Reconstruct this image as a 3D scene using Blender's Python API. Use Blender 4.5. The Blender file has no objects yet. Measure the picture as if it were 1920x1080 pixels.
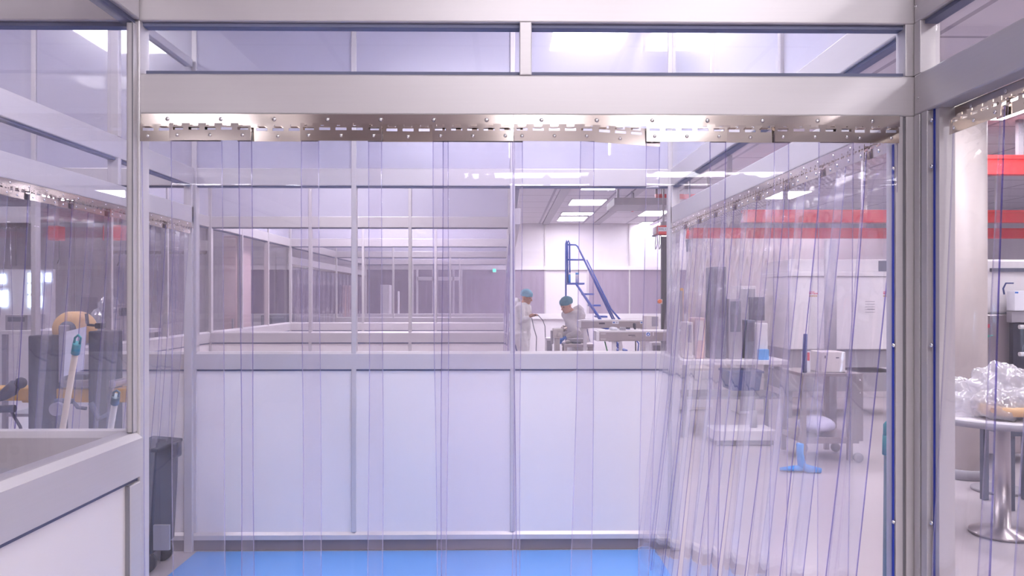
import bpy, bmesh, math, random
from mathutils import Vector, Matrix
random.seed(7)
S = bpy.context.scene
COL = S.collection
PI = math.pi

# ------------------------------------------------------------------ camera
F_PX = 1523.0
YAW = math.radians(0.8)
VPX, VPY = 945.0, 558.0
CX = VPX + F_PX * math.tan(YAW)
CAMZ = 1.555
cam = bpy.data.cameras.new('camera')
cam.sensor_width = 36.0
cam.lens = F_PX * 36.0 / 1920.0
cam.shift_x = (960.0 - CX) / 1920.0
cam.shift_y = (VPY - 540.0) / 1920.0
cam.clip_start = 0.05
cam.clip_end = 100
camo = bpy.data.objects.new('camera', cam)
camo.location = (0, 0, CAMZ)
camo.rotation_euler = (PI / 2, 0, -YAW)
COL.objects.link(camo)
S.camera = camo


def P(px, py, y):
    """point at world depth y seen at photograph pixel (px, py)"""
    u, v = (px - CX) / F_PX, -(py - VPY) / F_PX
    dx = math.sin(YAW) + u * math.cos(YAW)
    dy = math.cos(YAW) - u * math.sin(YAW)
    t = y / dy
    return Vector((dx * t, y, CAMZ + v * t))


def PX(px, y): return P(px, VPY, y).x
def PZ(py, y, px=960): return P(px, py, y).z


# ------------------------------------------------------------------ materials
def new_mat(name):
    m = bpy.data.materials.new(name)
    m.use_nodes = True
    m.node_tree.nodes.clear()
    return m, m.node_tree.nodes, m.node_tree.links


def mat(name, color, rough=0.5, metal=0.0, vary=0.05, scale=8.0, stretch=(1, 1, 1), coat=0.0, bump=0.0, spec=0.5, alpha=None):
    m, n, l = new_mat(name)
    out = n.new('ShaderNodeOutputMaterial')
    b = n.new('ShaderNodeBsdfPrincipled')
    tc = n.new('ShaderNodeTexCoord')
    mp = n.new('ShaderNodeMapping')
    mp.inputs['Scale'].default_value = stretch
    nz = n.new('ShaderNodeTexNoise')
    nz.inputs['Scale'].default_value = scale
    nz.inputs['Detail'].default_value = 3
    mx = n.new('ShaderNodeMix')
    mx.data_type = 'RGBA'
    mx.inputs[6].default_value = tuple(c * (1 - vary) for c in color) + (1,)
    mx.inputs[7].default_value = tuple(min(1, c * (1 + vary)) for c in color) + (1,)
    l.new(tc.outputs['Object'], mp.inputs['Vector'])
    l.new(mp.outputs['Vector'], nz.inputs['Vector'])
    l.new(nz.outputs['Fac'], mx.inputs[0])
    l.new(mx.outputs[2], b.inputs['Base Color'])
    b.inputs['Roughness'].default_value = rough
    b.inputs['Metallic'].default_value = metal
    b.inputs['Coat Weight'].default_value = coat
    b.inputs['Coat Roughness'].default_value = 0.02
    b.inputs['Coat IOR'].default_value = 2.1
    b.inputs['Specular IOR Level'].default_value = spec
    if bump:
        bp = n.new('ShaderNodeBump')
        bp.inputs['Strength'].default_value = bump
        bp.inputs['Distance'].default_value = 0.01
        l.new(nz.outputs['Fac'], bp.inputs['Height'])
        l.new(bp.outputs['Normal'], b.inputs['Normal'])
    l.new(b.outputs[0], out.inputs[0])
    return m


def clear(name, tint, veil=0.02, veil_col=(0.85, 0.83, 0.97), gl0=0.03, gl1=0.6, rough=0.02, bump=0.0, stretch=(6, 6, 0.7)):
    """clear sheet: tinted see-through + mirror reflection that grows at a glance + a faint milky veil"""
    m, n, l = new_mat(name)
    out = n.new('ShaderNodeOutputMaterial')
    tr = n.new('ShaderNodeBsdfTransparent')
    tr.inputs[0].default_value = tint + (1,)
    df = n.new('ShaderNodeBsdfDiffuse')
    df.inputs[0].default_value = veil_col + (1,)
    tl = n.new('ShaderNodeBsdfTranslucent')
    tl.inputs[0].default_value = veil_col + (1,)
    ad = n.new('ShaderNodeMixShader')
    ad.inputs[0].default_value = 0.5
    l.new(df.outputs[0], ad.inputs[1])
    l.new(tl.outputs[0], ad.inputs[2])
    m1 = n.new('ShaderNodeMixShader')
    m1.inputs[0].default_value = veil
    l.new(tr.outputs[0], m1.inputs[1])
    l.new(ad.outputs[0], m1.inputs[2])
    g = n.new('ShaderNodeBsdfGlossy')
    g.inputs['Roughness'].default_value = rough
    g.inputs[0].default_value = (1, 1, 1, 1)
    lw = n.new('ShaderNodeLayerWeight')
    lw.inputs[0].default_value = 0.5
    pw = n.new('ShaderNodeMath'); pw.operation = 'POWER'
    pw.inputs[1].default_value = 4.0
    ma = n.new('ShaderNodeMath'); ma.operation = 'MULTIPLY_ADD'
    ma.inputs[1].default_value = gl1
    ma.inputs[2].default_value = gl0
    l.new(lw.outputs['Facing'], pw.inputs[0])
    l.new(pw.outputs[0], ma.inputs[0])
    m2 = n.new('ShaderNodeMixShader')
    l.new(ma.outputs[0], m2.inputs[0])
    l.new(m1.outputs[0], m2.inputs[1])
    l.new(g.outputs[0], m2.inputs[2])
    l.new(m2.outputs[0], out.inputs[0])
    if bump:
        tc = n.new('ShaderNodeTexCoord')
        mp = n.new('ShaderNodeMapping')
        mp.inputs['Scale'].default_value = stretch
        nz = n.new('ShaderNodeTexNoise')
        nz.inputs['Scale'].default_value = 1.0
        nz.inputs['Detail'].default_value = 1.5
        bp = n.new('ShaderNodeBump')
        bp.inputs['Strength'].default_value = bump
        bp.inputs['Distance'].default_value = 0.05
        l.new(tc.outputs['Object'], mp.inputs['Vector'])
        l.new(mp.outputs['Vector'], nz.inputs['Vector'])
        l.new(nz.outputs['Fac'], bp.inputs['Height'])
        l.new(bp.outputs['Normal'], g.inputs['Normal'])
    return m


def emit(name, color, strength):
    m, n, l = new_mat(name)
    out = n.new('ShaderNodeOutputMaterial')
    e = n.new('ShaderNodeEmission')
    e.inputs[0].default_value = color + (1,)
    e.inputs[1].default_value = strength
    l.new(e.outputs[0], out.inputs[0])
    return m


def tile_mat(name, color, line, cell, width, rough=0.7, offs=(0, 0), blotch=0.04):
    """flat surface with a fine grid of seams, in the object's own x and y"""
    m, n, l = new_mat(name)
    out = n.new('ShaderNodeOutputMaterial')
    b = n.new('ShaderNodeBsdfPrincipled')
    tc = n.new('ShaderNodeTexCoord')
    sp = n.new('ShaderNodeSeparateXYZ')
    l.new(tc.outputs['Object'], sp.inputs[0])
    masks = []
    for k in (0, 1):
        a = n.new('ShaderNodeMath'); a.operation = 'ADD'; a.inputs[1].default_value = offs[k] + 1000 * cell[k]
        md = n.new('ShaderNodeMath'); md.operation = 'MODULO'; md.inputs[1].default_value = cell[k]
        ls = n.new('ShaderNodeMath'); ls.operation = 'LESS_THAN'; ls.inputs[1].default_value = width[k]
        l.new(sp.outputs[k], a.inputs[0]); l.new(a.outputs[0], md.inputs[0]); l.new(md.outputs[0], ls.inputs[0])
        masks.append(ls)
    mxm = n.new('ShaderNodeMath'); mxm.operation = 'MAXIMUM'
    l.new(masks[0].outputs[0], mxm.inputs[0]); l.new(masks[1].outputs[0], mxm.inputs[1])
    nz = n.new('ShaderNodeTexNoise'); nz.inputs['Scale'].default_value = 1.3
    l.new(tc.outputs['Object'], nz.inputs['Vector'])
    base = n.new('ShaderNodeMix'); base.data_type = 'RGBA'
    base.inputs[6].default_value = tuple(c * (1 - blotch) for c in color) + (1,)
    base.inputs[7].default_value = tuple(min(1, c * (1 + blotch)) for c in color) + (1,)
    l.new(nz.outputs['Fac'], base.inputs[0])
    mx = n.new('ShaderNodeMix'); mx.data_type = 'RGBA'
    l.new(mxm.outputs[0], mx.inputs[0])
    l.new(base.outputs[2], mx.inputs[6])
    mx.inputs[7].default_value = line + (1,)
    l.new(mx.outputs[2], b.inputs['Base Color'])
    b.inputs['Roughness'].default_value = rough
    l.new(b.outputs[0], out.inputs[0])
    return m


M = {}
M['alu'] = mat('anodised_aluminium', (0.60, 0.565, 0.585), 0.38, 0.25, 0.03, 3, (1, 1, 60))
M['alu_dark'] = mat('groove_shadow_rubber', (0.20, 0.19, 0.22), 0.6)
M['seam'] = mat('blue_grey_gasket', (0.16, 0.17, 0.27), 0.6)
M['panel'] = mat('white_laminate_panel', (0.83, 0.775, 0.78), 0.32, 0, 0.02, 2)
M['upper'] = mat('glossy_pale_ceiling_panel', (0.52, 0.50, 0.61), 0.25, 0, 0.02, 2, coat=1.0)
M['skirt'] = mat('dark_vinyl_skirting', (0.17, 0.14, 0.16), 0.5)
M['pvc'] = clear('clear_pvc', (0.976, 0.968, 0.986), 0.024, (0.86, 0.82, 0.95), 0.022, 0.55, 0.03, bump=0.25)
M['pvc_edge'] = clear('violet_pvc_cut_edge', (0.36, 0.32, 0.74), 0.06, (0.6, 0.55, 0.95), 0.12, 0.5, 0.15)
M['pvc_lit'] = clear('highlit_pvc_cut_edge', (0.80, 0.78, 0.94), 0.10, (0.9, 0.88, 1.0), 0.16, 0.5, 0.2)  # paler tint paints the highlight along a strip's cut edge
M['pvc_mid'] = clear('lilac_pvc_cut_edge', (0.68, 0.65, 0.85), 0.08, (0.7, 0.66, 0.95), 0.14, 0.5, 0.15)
M['glass'] = clear('clear_acrylic_pane', (0.975, 0.970, 0.985), 0.009, (0.84, 0.81, 0.97), 0.025, 0.32, 0.01)
M['steel'] = mat('polished_stainless', (0.60, 0.53, 0.49), 0.13, 1.0, 0.06, 4, (1, 1, 1))
M['steel2'] = mat('brushed_stainless', (0.44, 0.39, 0.40), 0.32, 0.9, 0.05, 5, (40, 40, 1))
M['bolt'] = mat('zinc_bolt', (0.80, 0.78, 0.80), 0.2, 1.0)
M['blue_seal'] = mat('deep_blue_rubber_seal', (0.010, 0.030, 0.36), 0.4)
M['blue_floor'] = mat('blue_vinyl_floor', (0.10, 0.33, 0.80), 0.35, 0, 0.05, 3)
M['hall_floor'] = mat('grey_resin_floor', (0.47, 0.42, 0.46), 0.30, 0, 0.06, 1.2)
M['ceil'] = tile_mat('ceiling_tiles', (0.60, 0.56, 0.62), (0.33, 0.30, 0.36), (1.2, 1.1), (0.05, 0.05), offs=(0.25, 0.3))
M['ceil_bar'] = mat('ceiling_grid_bar', (0.34, 0.31, 0.36), 0.5)
M['hall_wall'] = mat('white_hall_wall', (0.74, 0.70, 0.75), 0.4, 0, 0.02, 1)
M['rear_wall'] = mat('brown_grey_rear_wall', (0.42, 0.36, 0.36), 0.6)
M['dark_glass'] = mat('dark_window_glass', (0.34, 0.28, 0.37), 0.15, 0, 0.2, 1.2, (6, 6, 1))
M['lamp'] = emit('lit_lamp_diffuser', (1.0, 0.965, 1.0), 17.0)
M['lamp_frame'] = mat('white_lamp_frame', (0.85, 0.83, 0.86), 0.4)
M['reflect_glow'] = emit('window_reflection_glow', (0.62, 0.85, 1.0), 5.0)  # emission imitating bright bluish window reflections
M['exit'] = emit('green_exit_glow', (0.05, 0.9, 0.45), 2.5)
M['white'] = mat('white_enamel', (0.80, 0.77, 0.80), 0.35)
M['offwhite'] = mat('off_white_powder_coat', (0.72, 0.66, 0.64), 0.4)
M['cream'] = mat('cream_painted_column', (0.64, 0.575, 0.545), 0.45)
M['grey'] = mat('mid_grey_paint', (0.33, 0.31, 0.35), 0.45)
M['dark'] = mat('charcoal_paint', (0.035, 0.036, 0.055), 0.45)
M['bin'] = mat('dark_bin_plastic', (0.035, 0.040, 0.065), 0.5)
M['slate'] = mat('slate_plastic', (0.085, 0.095, 0.14), 0.5)
M['red'] = mat('red_enamel', (0.75, 0.035, 0.035), 0.35)
M['orange'] = mat('orange_plastic', (0.85, 0.20, 0.05), 0.4)
M['yellow'] = mat('yellow_machine_paint', (0.80, 0.42, 0.03), 0.4)
M['tan'] = mat('tan_tape_roll', (0.83, 0.50, 0.20), 0.45, 0, 0.06, 30)
M['teal'] = mat('teal_plastic_grip', (0.012, 0.27, 0.31), 0.4)
M['greyblue'] = mat('grey_blue_grip', (0.10, 0.17, 0.23), 0.4)
M['pole_cream'] = mat('cream_broom_pole', (0.68, 0.58, 0.52), 0.4)
M['blue'] = mat('blue_ladder_paint', (0.018, 0.075, 0.40), 0.4)
M['navy'] = mat('navy_cloth', (0.022, 0.055, 0.26), 0.8)
M['blue_glove'] = mat('blue_nitrile', (0.03, 0.20, 0.72), 0.45)
M['blue_cloth'] = mat('bright_blue_cloth', (0.03, 0.30, 0.78), 0.7, 0, 0.15, 20)
M['crate_blue'] = mat('dark_blue_crate', (0.035, 0.055, 0.20), 0.5)
M['box_blue'] = mat('sky_blue_box', (0.05, 0.33, 0.78), 0.5)
M['coverall'] = mat('white_coverall_fabric', (0.80, 0.77, 0.79), 0.8, 0, 0.05, 14, bump=0.4)
M['skin'] = mat('skin', (0.50, 0.25, 0.18), 0.55)
M['skin2'] = mat('skin_lighter', (0.62, 0.34, 0.26), 0.55)
M['hairnet'] = mat('pale_blue_hairnet', (0.25, 0.50, 0.66), 0.85, 0, 0.15, 40, bump=0.4)
M['hairnet2'] = mat('teal_hairnet', (0.09, 0.27, 0.36), 0.85, 0, 0.25, 40, bump=0.4)
M['black'] = mat('black_plastic', (0.02, 0.02, 0.028), 0.4)
M['wood'] = mat('wooden_ring', (0.72, 0.45, 0.22), 0.5, 0, 0.1, 10)
M['bag'] = clear('crumpled_clear_bag', (0.92, 0.91, 0.93), 0.34, (0.95, 0.93, 0.97), 0.08, 0.4, 0.22, bump=0.5, stretch=(14, 14, 14))
M['wrap'] = clear('shiny_plastic_wrap', (0.9, 0.9, 0.92), 0.55, (0.97, 0.96, 1.0), 0.22, 0.5, 0.08, bump=0.5, stretch=(14, 14, 14))
M['paper'] = mat('white_paper', (0.82, 0.82, 0.90), 0.7)
M['green'] = mat('green_cable', (0.03, 0.30, 0.09), 0.5)
M['teal_mark'] = mat('teal_green_mark', (0.10, 0.45, 0.38), 0.5)
M['pink'] = mat('pink_beige_board', (0.66, 0.47, 0.46), 0.5)
M['lilac'] = mat('lilac_bag_film', (0.62, 0.60, 0.78), 0.35, 0, 0.2, 18, bump=0.5)
M['ink_red'] = mat('red_print', (0.70, 0.10, 0.16), 0.5)
M['ink_gold'] = mat('gold_print', (0.62, 0.42, 0.20), 0.5)
M['ink_blue'] = mat('blue_print', (0.03, 0.16, 0.55), 0.5)
M['ink'] = mat('dark_print', (0.05, 0.04, 0.07), 0.5)
M['screen'] = mat('dark_screen', (0.05, 0.055, 0.08), 0.15)


# ------------------------------------------------------------------ mesh building
ORIG = {}


class MB:
    def __init__(self, frame=None):
        self.bm = bmesh.new()
        self.f = frame
        self.mi = 0

    def pt(self, p):
        return self.f(*p) if self.f else Vector(p)

    def _faces(self, vs, quads, smooth=False):
        for q in quads:
            try:
                f = self.bm.faces.new([vs[i] for i in q])
                f.material_index = self.mi
                f.smooth = smooth
            except ValueError:
                pass

    def box(self, x0, x1, y0, y1, z0, z1, rot=None, about=None):
        c = [(x, y, z) for z in (z0, z1) for y in (y0, y1) for x in (x0, x1)]
        pts = []
        for p in c:
            v = Vector(p)
            if rot is not None:
                a = Vector(about) if about is not None else Vector(((x0 + x1) / 2, (y0 + y1) / 2, (z0 + z1) / 2))
                v = rot @ (v - a) + a
            pts.append(self.bm.verts.new(self.pt(v)))
        self._faces(pts, [(0, 2, 3, 1), (4, 5, 7, 6), (0, 1, 5, 4), (2, 6, 7, 3), (0, 4, 6, 2), (1, 3, 7, 5)])
        return self

    def ring_loft(self, rings, smooth=True, closed=False, cap=True):
        n = len(rings[0])
        vs = [[self.bm.verts.new(self.pt(p)) for p in r] for r in rings]
        R = len(rings)
        for i in range(R if closed else R - 1):
            a, b = vs[i], vs[(i + 1) % R]
            for k in range(n):
                self._faces([a[k], a[(k + 1) % n], b[(k + 1) % n], b[k]], [(0, 1, 2, 3)], smooth)
        if cap and not closed:
            self._faces(vs[0][::-1], [tuple(range(n))])
            self._faces(vs[-1], [tuple(range(n))])
        return self

    def tube(self, pts, r, seg=8, smooth=True, flat=None, closed=False):
        """round bar through points; r a number or a list"""
        pts = [Vector(p) for p in pts]
        rings = []
        up = Vector((0, 0, 1))
        prev = None
        N = len(pts)
        for i, p in enumerate(pts):
            if closed:
                d = pts[(i + 1) % N] - pts[i - 1]
            else:
                d = pts[min(i + 1, N - 1)] - pts[max(i - 1, 0)]
            d = d.normalized() if d.length > 1e-9 else Vector((0, 0, 1))
            if prev is None:
                a = d.cross(up)
                if a.length < 1e-3:
                    a = d.cross(Vector((1, 0, 0)))
            else:
                a = prev - d * prev.dot(d)
                if a.length < 1e-6:
                    a = d.cross(up)
            a.normalize()
            prev = a
            b = d.cross(a)
            rr = r[i] if isinstance(r, (list, tuple)) else r
            rings.append([p + (a * math.cos(t) + b * math.sin(t) * (flat or 1)) * rr for t in [2 * PI * k / seg for k in range(seg)]])
        return self.ring_loft(rings, smooth, closed)

    def cyl(self, p0, p1, r, seg=16, r2=None):
        return self.tube([p0, p1], [r, r if r2 is None else r2], seg)

    def lathe(self, prof, cx, cy, seg=24, sx=1.0, sy=1.0, axis='z', cz=0.0):
        rings = []
        for (r, h) in prof:
            rg = []
            for k in range(seg):
                t = 2 * PI * k / seg
                a, b = r * math.cos(t) * sx, r * math.sin(t) * sy
                rg.append((cx + a, cy + b, h) if axis == 'z' else ((cx + a, h, cz + b) if axis == 'y' else (h, cy + a, cz + b)))
            rings.append(rg)
        return self.ring_loft(rings)

    def ball(self, c, rx, ry=None, rz=None, seg=14, rows=8, jitter=0.0):
        ry = rx if ry is None else ry
        rz = rx if rz is None else rz
        rings = []
        for i in range(rows + 1):
            ph = -PI / 2 + PI * i / rows
            ph = max(-PI / 2 + 0.05, min(PI / 2 - 0.05, ph))
            rg = []
            for k in range(seg):
                t = 2 * PI * k / seg
                j = 1 + random.uniform(-jitter, jitter)
                rg.append((c[0] + rx * math.cos(ph) * math.cos(t) * j, c[1] + ry * math.cos(ph) * math.sin(t) * j, c[2] + rz * math.sin(ph) * j))
            rings.append(rg)
        return self.ring_loft(rings)

    def prism(self, poly, a, b, plane='xz'):
        """polygon in a plane, swept between a and b along the third axis"""
        def v(p, h):
            return {'xz': (p[0], h, p[1]), 'xy': (p[0], p[1], h), 'yz': (h, p[0], p[1])}[plane]
        return self.ring_loft([[v(p, a) for p in poly], [v(p, b) for p in poly]], smooth=False)

    def build(self, name, mats, parent=None, bevel=0.0, recalc=True, at=None, mods=None):
        if recalc:
            bmesh.ops.recalc_face_normals(self.bm, faces=self.bm.faces)
        me = bpy.data.meshes.new(name)
        for m in (mats if isinstance(mats, (list, tuple)) else [mats]):
            me.materials.append(m)
        if parent is not None:
            o0 = ORIG[parent.name]
        elif at is not None:
            o0 = Vector(at)
        else:
            co = [v.co for v in self.bm.verts]
            o0 = Vector((sum(c.x for c in co) / len(co), sum(c.y for c in co) / len(co), min(c.z for c in co)))
        for v in self.bm.verts:
            v.co -= o0
        self.bm.to_mesh(me)
        self.bm.free()
        o = bpy.data.objects.new(name, me)
        COL.objects.link(o)
        if parent is not None:
            o.parent = parent
        else:
            o.location = o0
        ORIG[o.name] = o0.copy()
        if bevel:
            bv = o.modifiers.new('bevel', 'BEVEL')
            bv.width = bevel
            bv.segments = 2
            bv.limit_method = 'ANGLE'
        return o


def tag(o, label, cat, group=None, kind=None):
    o['label'] = label
    o['category'] = cat
    if group: o['group'] = group
    if kind: o['kind'] = kind
    return o


def thing(name, label, cat, loc=(0, 0, 0), group=None, kind=None):
    o = bpy.data.objects.new(name, None)
    o.empty_display_size = 0.1
    o.location = loc
    COL.objects.link(o)
    ORIG[o.name] = Vector(loc)
    return tag(o, label, cat, group, kind)


def text(name, s, m, loc, size, rot=(PI / 2, 0, 0), parent=None, align='CENTER'):
    c = bpy.data.curves.new(name, 'FONT')
    c.body = s
    c.size = size
    c.align_x = align
    c.align_y = 'CENTER'
    c.extrude = 0.0005
    c.materials.append(m)
    o = bpy.data.objects.new(name, c)
    COL.objects.link(o)
    o.rotation_euler = rot
    bpy.context.view_layer.update()
    me = bpy.data.meshes.new_from_object(o)
    bpy.data.objects.remove(o)
    o = bpy.data.objects.new(name, me)
    COL.objects.link(o)
    o.rotation_euler = rot
    o.parent = parent
    o.location = Vector(loc) - ORIG[parent.name]
    return o


def frame_y(y):      # a wall across the view: u = X, n towards the camera
    return lambda u, n, z: Vector((u, y - n, z))


def frame_left(x):   # a wall on the left of a bay: u = Y, n towards +X
    return lambda u, n, z: Vector((x + n, u, z))


def frame_right(x):
    return lambda u, n, z: Vector((x - n, u, z))


_U = 'zeroth first second third fourth fifth sixth seventh eighth ninth tenth eleventh twelfth thirteenth fourteenth fifteenth sixteenth seventeenth eighteenth nineteenth'.split()
_T = {2: 'twent', 3: 'thirt', 4: 'fort', 5: 'fift'}
_N = '- one two three four five six seven eight nine'.split()


def nth(k):
    if k < 20: return _U[k]
    t, r = divmod(k, 10)
    return _T[t] + ('ieth' if r == 0 else 'y-' + _U[r])


# ------------------------------------------------------------------ module sizes
D1, DP = 2.03, 2.98
D = [0, D1] + [D1 + DP * k for k in range(1, 6)]      # D[1]..D[6]
XR, XM, XC, XL, XLL = 1.03, 0.053, -0.924, -1.901, -2.878
ZB0, ZB1 = 2.243, 2.350      # top beam
ZH0, ZH1 = 2.011, 2.112      # header over the curtains
ZR0, ZR1 = 1.115, 1.222      # window rail
ZC = 3.60                    # hall ceiling
TH = 0.05

# ------------------------------------------------------------------ wall pieces


def beam(fr, name, par, u0, u1, z0, z1, seam_below=True, m=None):
    b = MB(fr)
    b.box(u0, u1, -TH, 0.0, z0, z1)
    o = b.build(name, m or M['alu'], par, bevel=0.004)
    if seam_below:
        b = MB(fr)
        b.box(u0, u1, -TH + 0.006, -0.012, z0 - 0.010, z0 + 0.002)
        b.build('gasket', M['seam'], o)
    return o


def post(fr, par, u, z0, z1, w=0.030, proud=0.004):
    b = MB(fr)
    b.box(u - w / 2, u + w / 2, -TH - 0.002, proud, z0, z1)
    return b.build('post', M['alu'], par, bevel=0.003)


def pane(fr, par, u0, u1, z0, z1, n0=-0.034, name='window_pane', m=None):
    b = MB(fr)
    b.box(u0, u1, n0, n0 + 0.004, z0, z1)
    return b.build(name, m or M['glass'], par)


def wainscot(fr, par, u0, u1, posts, skirt=True):
    b = MB(fr)
    prof = [(0.006, ZR0), (0.006, ZR1 - 0.014), (-0.010, ZR1), (-TH, ZR1), (-TH, ZR0)]
    b.ring_loft([[(u, n, z) for (n, z) in prof] for u in (u0, u1)], smooth=False)
    r = b.build('window_rail', M['alu'], par)
    b = MB(fr)
    b.box(u0, u1, -0.03, -0.006, ZR0 - 0.012, ZR0)
    b.build('gasket', M['seam'], r)
    us = [u0] + [p for p in posts if u0 < p < u1] + [u1]
    for a, c in zip(us, us[1:]):
        b = MB(fr)
        b.box(a + 0.004, c - 0.004, -0.03, -0.008, 0.112, ZR0 - 0.012)
        b.build('wall_panel', M['panel'], par)
    b = MB(fr)
    prof = [(0.008, 0.068), (0.008, 0.096), (-0.009, 0.114), (-TH, 0.114), (-TH, 0.068)]
    b.ring_loft([[(u, n, z) for (n, z) in prof] for u in (u0, u1)], smooth=False)
    b.build('bottom_rail', M['alu'], par)
    b = MB(fr)
    b.box(u0, u1, -TH + 0.005, -0.006, 0.0, 0.068)
    b.build('skirting', M['skirt'], par)


def upper_panels(fr, par, u0, u1, posts):
    us = [u0] + [p for p in posts if u0 < p < u1] + [u1]
    for a, c in zip(us, us[1:]):
        b = MB(fr)
        b.box(a + 0.003, c - 0.003, -0.03, -0.010, ZB1, ZC - 0.002)
        b.build('upper_panel', M['upper'], par)


def wall(name, label, loc):
    return thing(name, label, 'partition wall', loc, kind='structure')


# ------------------------------------------------------------------ facing wall (front of the second bay)
fD1 = frame_y(D1)
w = wall('wall_front', 'aluminium partition facing the camera with a wide strip-curtain doorway', (0, D1 + 0.03, 0))
beam(fD1, 'top_beam', w, XLL, XR + 0.05, ZB0, ZB1 + 0.05)
beam(fD1, 'header_beam', w, XC + 0.018, XR + 0.05, ZH0, ZH1, False)
b = MB(fD1); b.box(XC + 0.03, XR - 0.02, -TH + 0.006, -0.012, ZH1, ZH1 + 0.010); b.build('glazing_bead', M['seam'], w)
b = MB(fD1); b.box(XC - 0.006, XC + 0.022, -TH, 0.004, 0.0, ZB0); b.build('post', M['alu'], w, bevel=0.003)
b = MB(fD1); b.box(XM - 0.014, XM + 0.016, -TH, 0.003, ZH1 - 0.001, ZB0 + 0.001); b.build('post', M['alu'], w, bevel=0.002)
# right corner post with its groove
b = MB(fD1)
b.box(XR - 0.045, XR - 0.026, -TH, 0, 0, ZH0)
b.box(XR - 0.018, XR + 0.05, -TH, 0, 0, ZH0)
b.box(XR - 0.026, XR - 0.018, -TH, -0.008, 0, ZH0)
b.box(XR - 0.020, XR + 0.05, -TH, 0, ZH1, ZB0)
b.build('post', M['alu'], w, bevel=0.0015)
b = MB(fD1); b.box(XR - 0.0262, XR - 0.0178, -0.0079, -0.0065, 0.0, ZH0); b.build('post_groove', M['alu_dark'], w)
pane(fD1, w, XC + 0.018, XM - 0.014, ZH1, ZB0, name='transom_pane')
pane(fD1, w, XM + 0.016, XR - 0.02, ZH1, ZB0, name='transom_pane')
upper_panels(frame_y(D1 + 0.012), w, XLL, XR, [XL, XC, XM])
# left part: wainscot and tall window
wainscot(fD1, w, XLL, XC - 0.012, [XL])
pane(fD1, w, XLL, XC - 0.012, ZR1, ZB0)
# blue seal beside the right post
b = MB(fD1); b.box(XR - 0.060, XR - 0.045, -0.035, -0.020, 0.02, ZH0 - 0.07); b.build('seal_channel', M['glass'], w)
b = MB(fD1); b.box(XR - 0.0505, XR - 0.0475, -0.009, -0.002, 0.02, ZH0 - 0.07); sl = b.build('blue_seal', M['blue_seal'], w)
for z in (1.88, 1.435, 0.99, 0.545, 0.10):
    b = MB(fD1); b.ball((XR - 0.049, 0.0, z), 0.0055, 0.004, 0.0055, 10, 6); b.build('screw', M['bolt'], sl)

# ------------------------------------------------------------------ near left wall of the first bay
XN = -0.902
fNL = frame_left(XN)
w = wall('wall_left', 'near partition beside the camera with tall window over grey rail and white panel', (XN - 0.03, 1.1, 0))
beam(fNL, 'top_beam', w, 0.3, D1 - 0.005, ZB0, ZB1 + 0.05)
wainscot(fNL, w, 0.3, D1 - 0.004, [])
pane(fNL, w, 0.3, D1 - 0.03, ZR1, ZB0, n0=-0.020)
b = MB(fNL); b.box(D1 - 0.026, D1 - 0.004, -0.024, -0.006, ZR1 + 0.001, ZB0 - 0.012); b.build('window_jamb', M['alu'], w, bevel=0.003)
b = MB(fNL); b.box(D1 - 0.0285, D1 - 0.026, -0.009, -0.007, ZR1 + 0.001, ZB0 - 0.012); b.build('gasket', M['alu_dark'], w)
b = MB(fNL); b.box(D1 - 0.06, D1 - 0.004, -TH, 0.002, 0.1, ZR0 - 0.014); b.build('corner_trim', M['alu'], w, bevel=0.003)
b = MB(fNL); b.box(D1 - 0.066, D1 - 0.060, -0.02, 0.0005, 0.1, ZR0 - 0.014); b.build('gasket', M['alu_dark'], w)

# ------------------------------------------------------------------ right wall, both bays
fR = frame_right(XR)
w = wall('wall_right', 'long aluminium partition frame carrying clear strip curtains towards machines', (XR + 0.03, 2.6, 0))
beam(fR, 'top_beam', w, 0.3, D1 - 0.003, ZB0, ZB1 + 0.05)
beam(fR, 'top_beam', w, D1 + 0.055, D[2] - 0.004, ZB0, ZB1)
beam(fR, 'header_beam', w, 0.3, D1 - 0.003, ZH0, ZH1, False)
beam(fR, 'header_beam', w, D1 + 0.055, D[2] - 0.004, ZH0, ZH1, False)
pane(fR, w, 0.3, D1 - 0.05, ZH1, ZB0, name='transom_pane')
pane(fR, w, D1 + 0.06, D[2] - 0.01, ZH1, ZB0, name='transom_pane')
b = MB(fR)
b.box(D1 - 0.030, D1 - 0.003, -TH, 0, 0, ZH0)
b.box(D1 - 0.066, D1 - 0.038, -TH, 0, 0, ZH0)
b.box(D1 - 0.038, D1 - 0.030, -TH, -0.008, 0, ZH0)
b.box(D1 - 0.034, D1 - 0.003, -TH, 0, ZH1, ZB0)
b.build('post', M['alu'], w, bevel=0.0015)
b = MB(fR); b.box(D1 - 0.0382, D1 - 0.0298, -0.0079, -0.0065, 0, ZH0); b.build('post_groove', M['alu_dark'], w)
b = MB(fR); b.box(D1 - 0.100, D1 - 0.066, -0.05, -0.012, 0.02, ZH0); b.build('seal_channel', M['alu'], w)
b = MB(fR); b.box(D1 - 0.0825, D1 - 0.0755, -0.014, -0.010, 0.02, ZH0); sl = b.build('blue_seal', M['blue_seal'], w)
for z in (1.985, 1.873, 1.44, 1.01, 0.57, 0.14):
    b = MB(fR); b.ball((D1 - 0.079, -0.004, z), 0.006, 0.004, 0.006, 10, 6); b.build('screw', M['bolt'], sl)
for (u, z) in ((D1 - 0.022, 2.052), (D1 - 0.012, 2.283)):
    b = MB(fR); b.ball((u, 0.0, z), 0.005, 0.0025, 0.005, 10, 6); b.build('screw', M['bolt'], w)
b = MB(fR); b.box(D[2] - 0.034, D[2] - 0.004, -TH, 0.0, 0, ZB0); b.build('post', M['alu'], w, bevel=0.003)
for u in (3.02, 4.02):
    post(fR, w, u, ZB1, ZC - 0.002)
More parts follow.
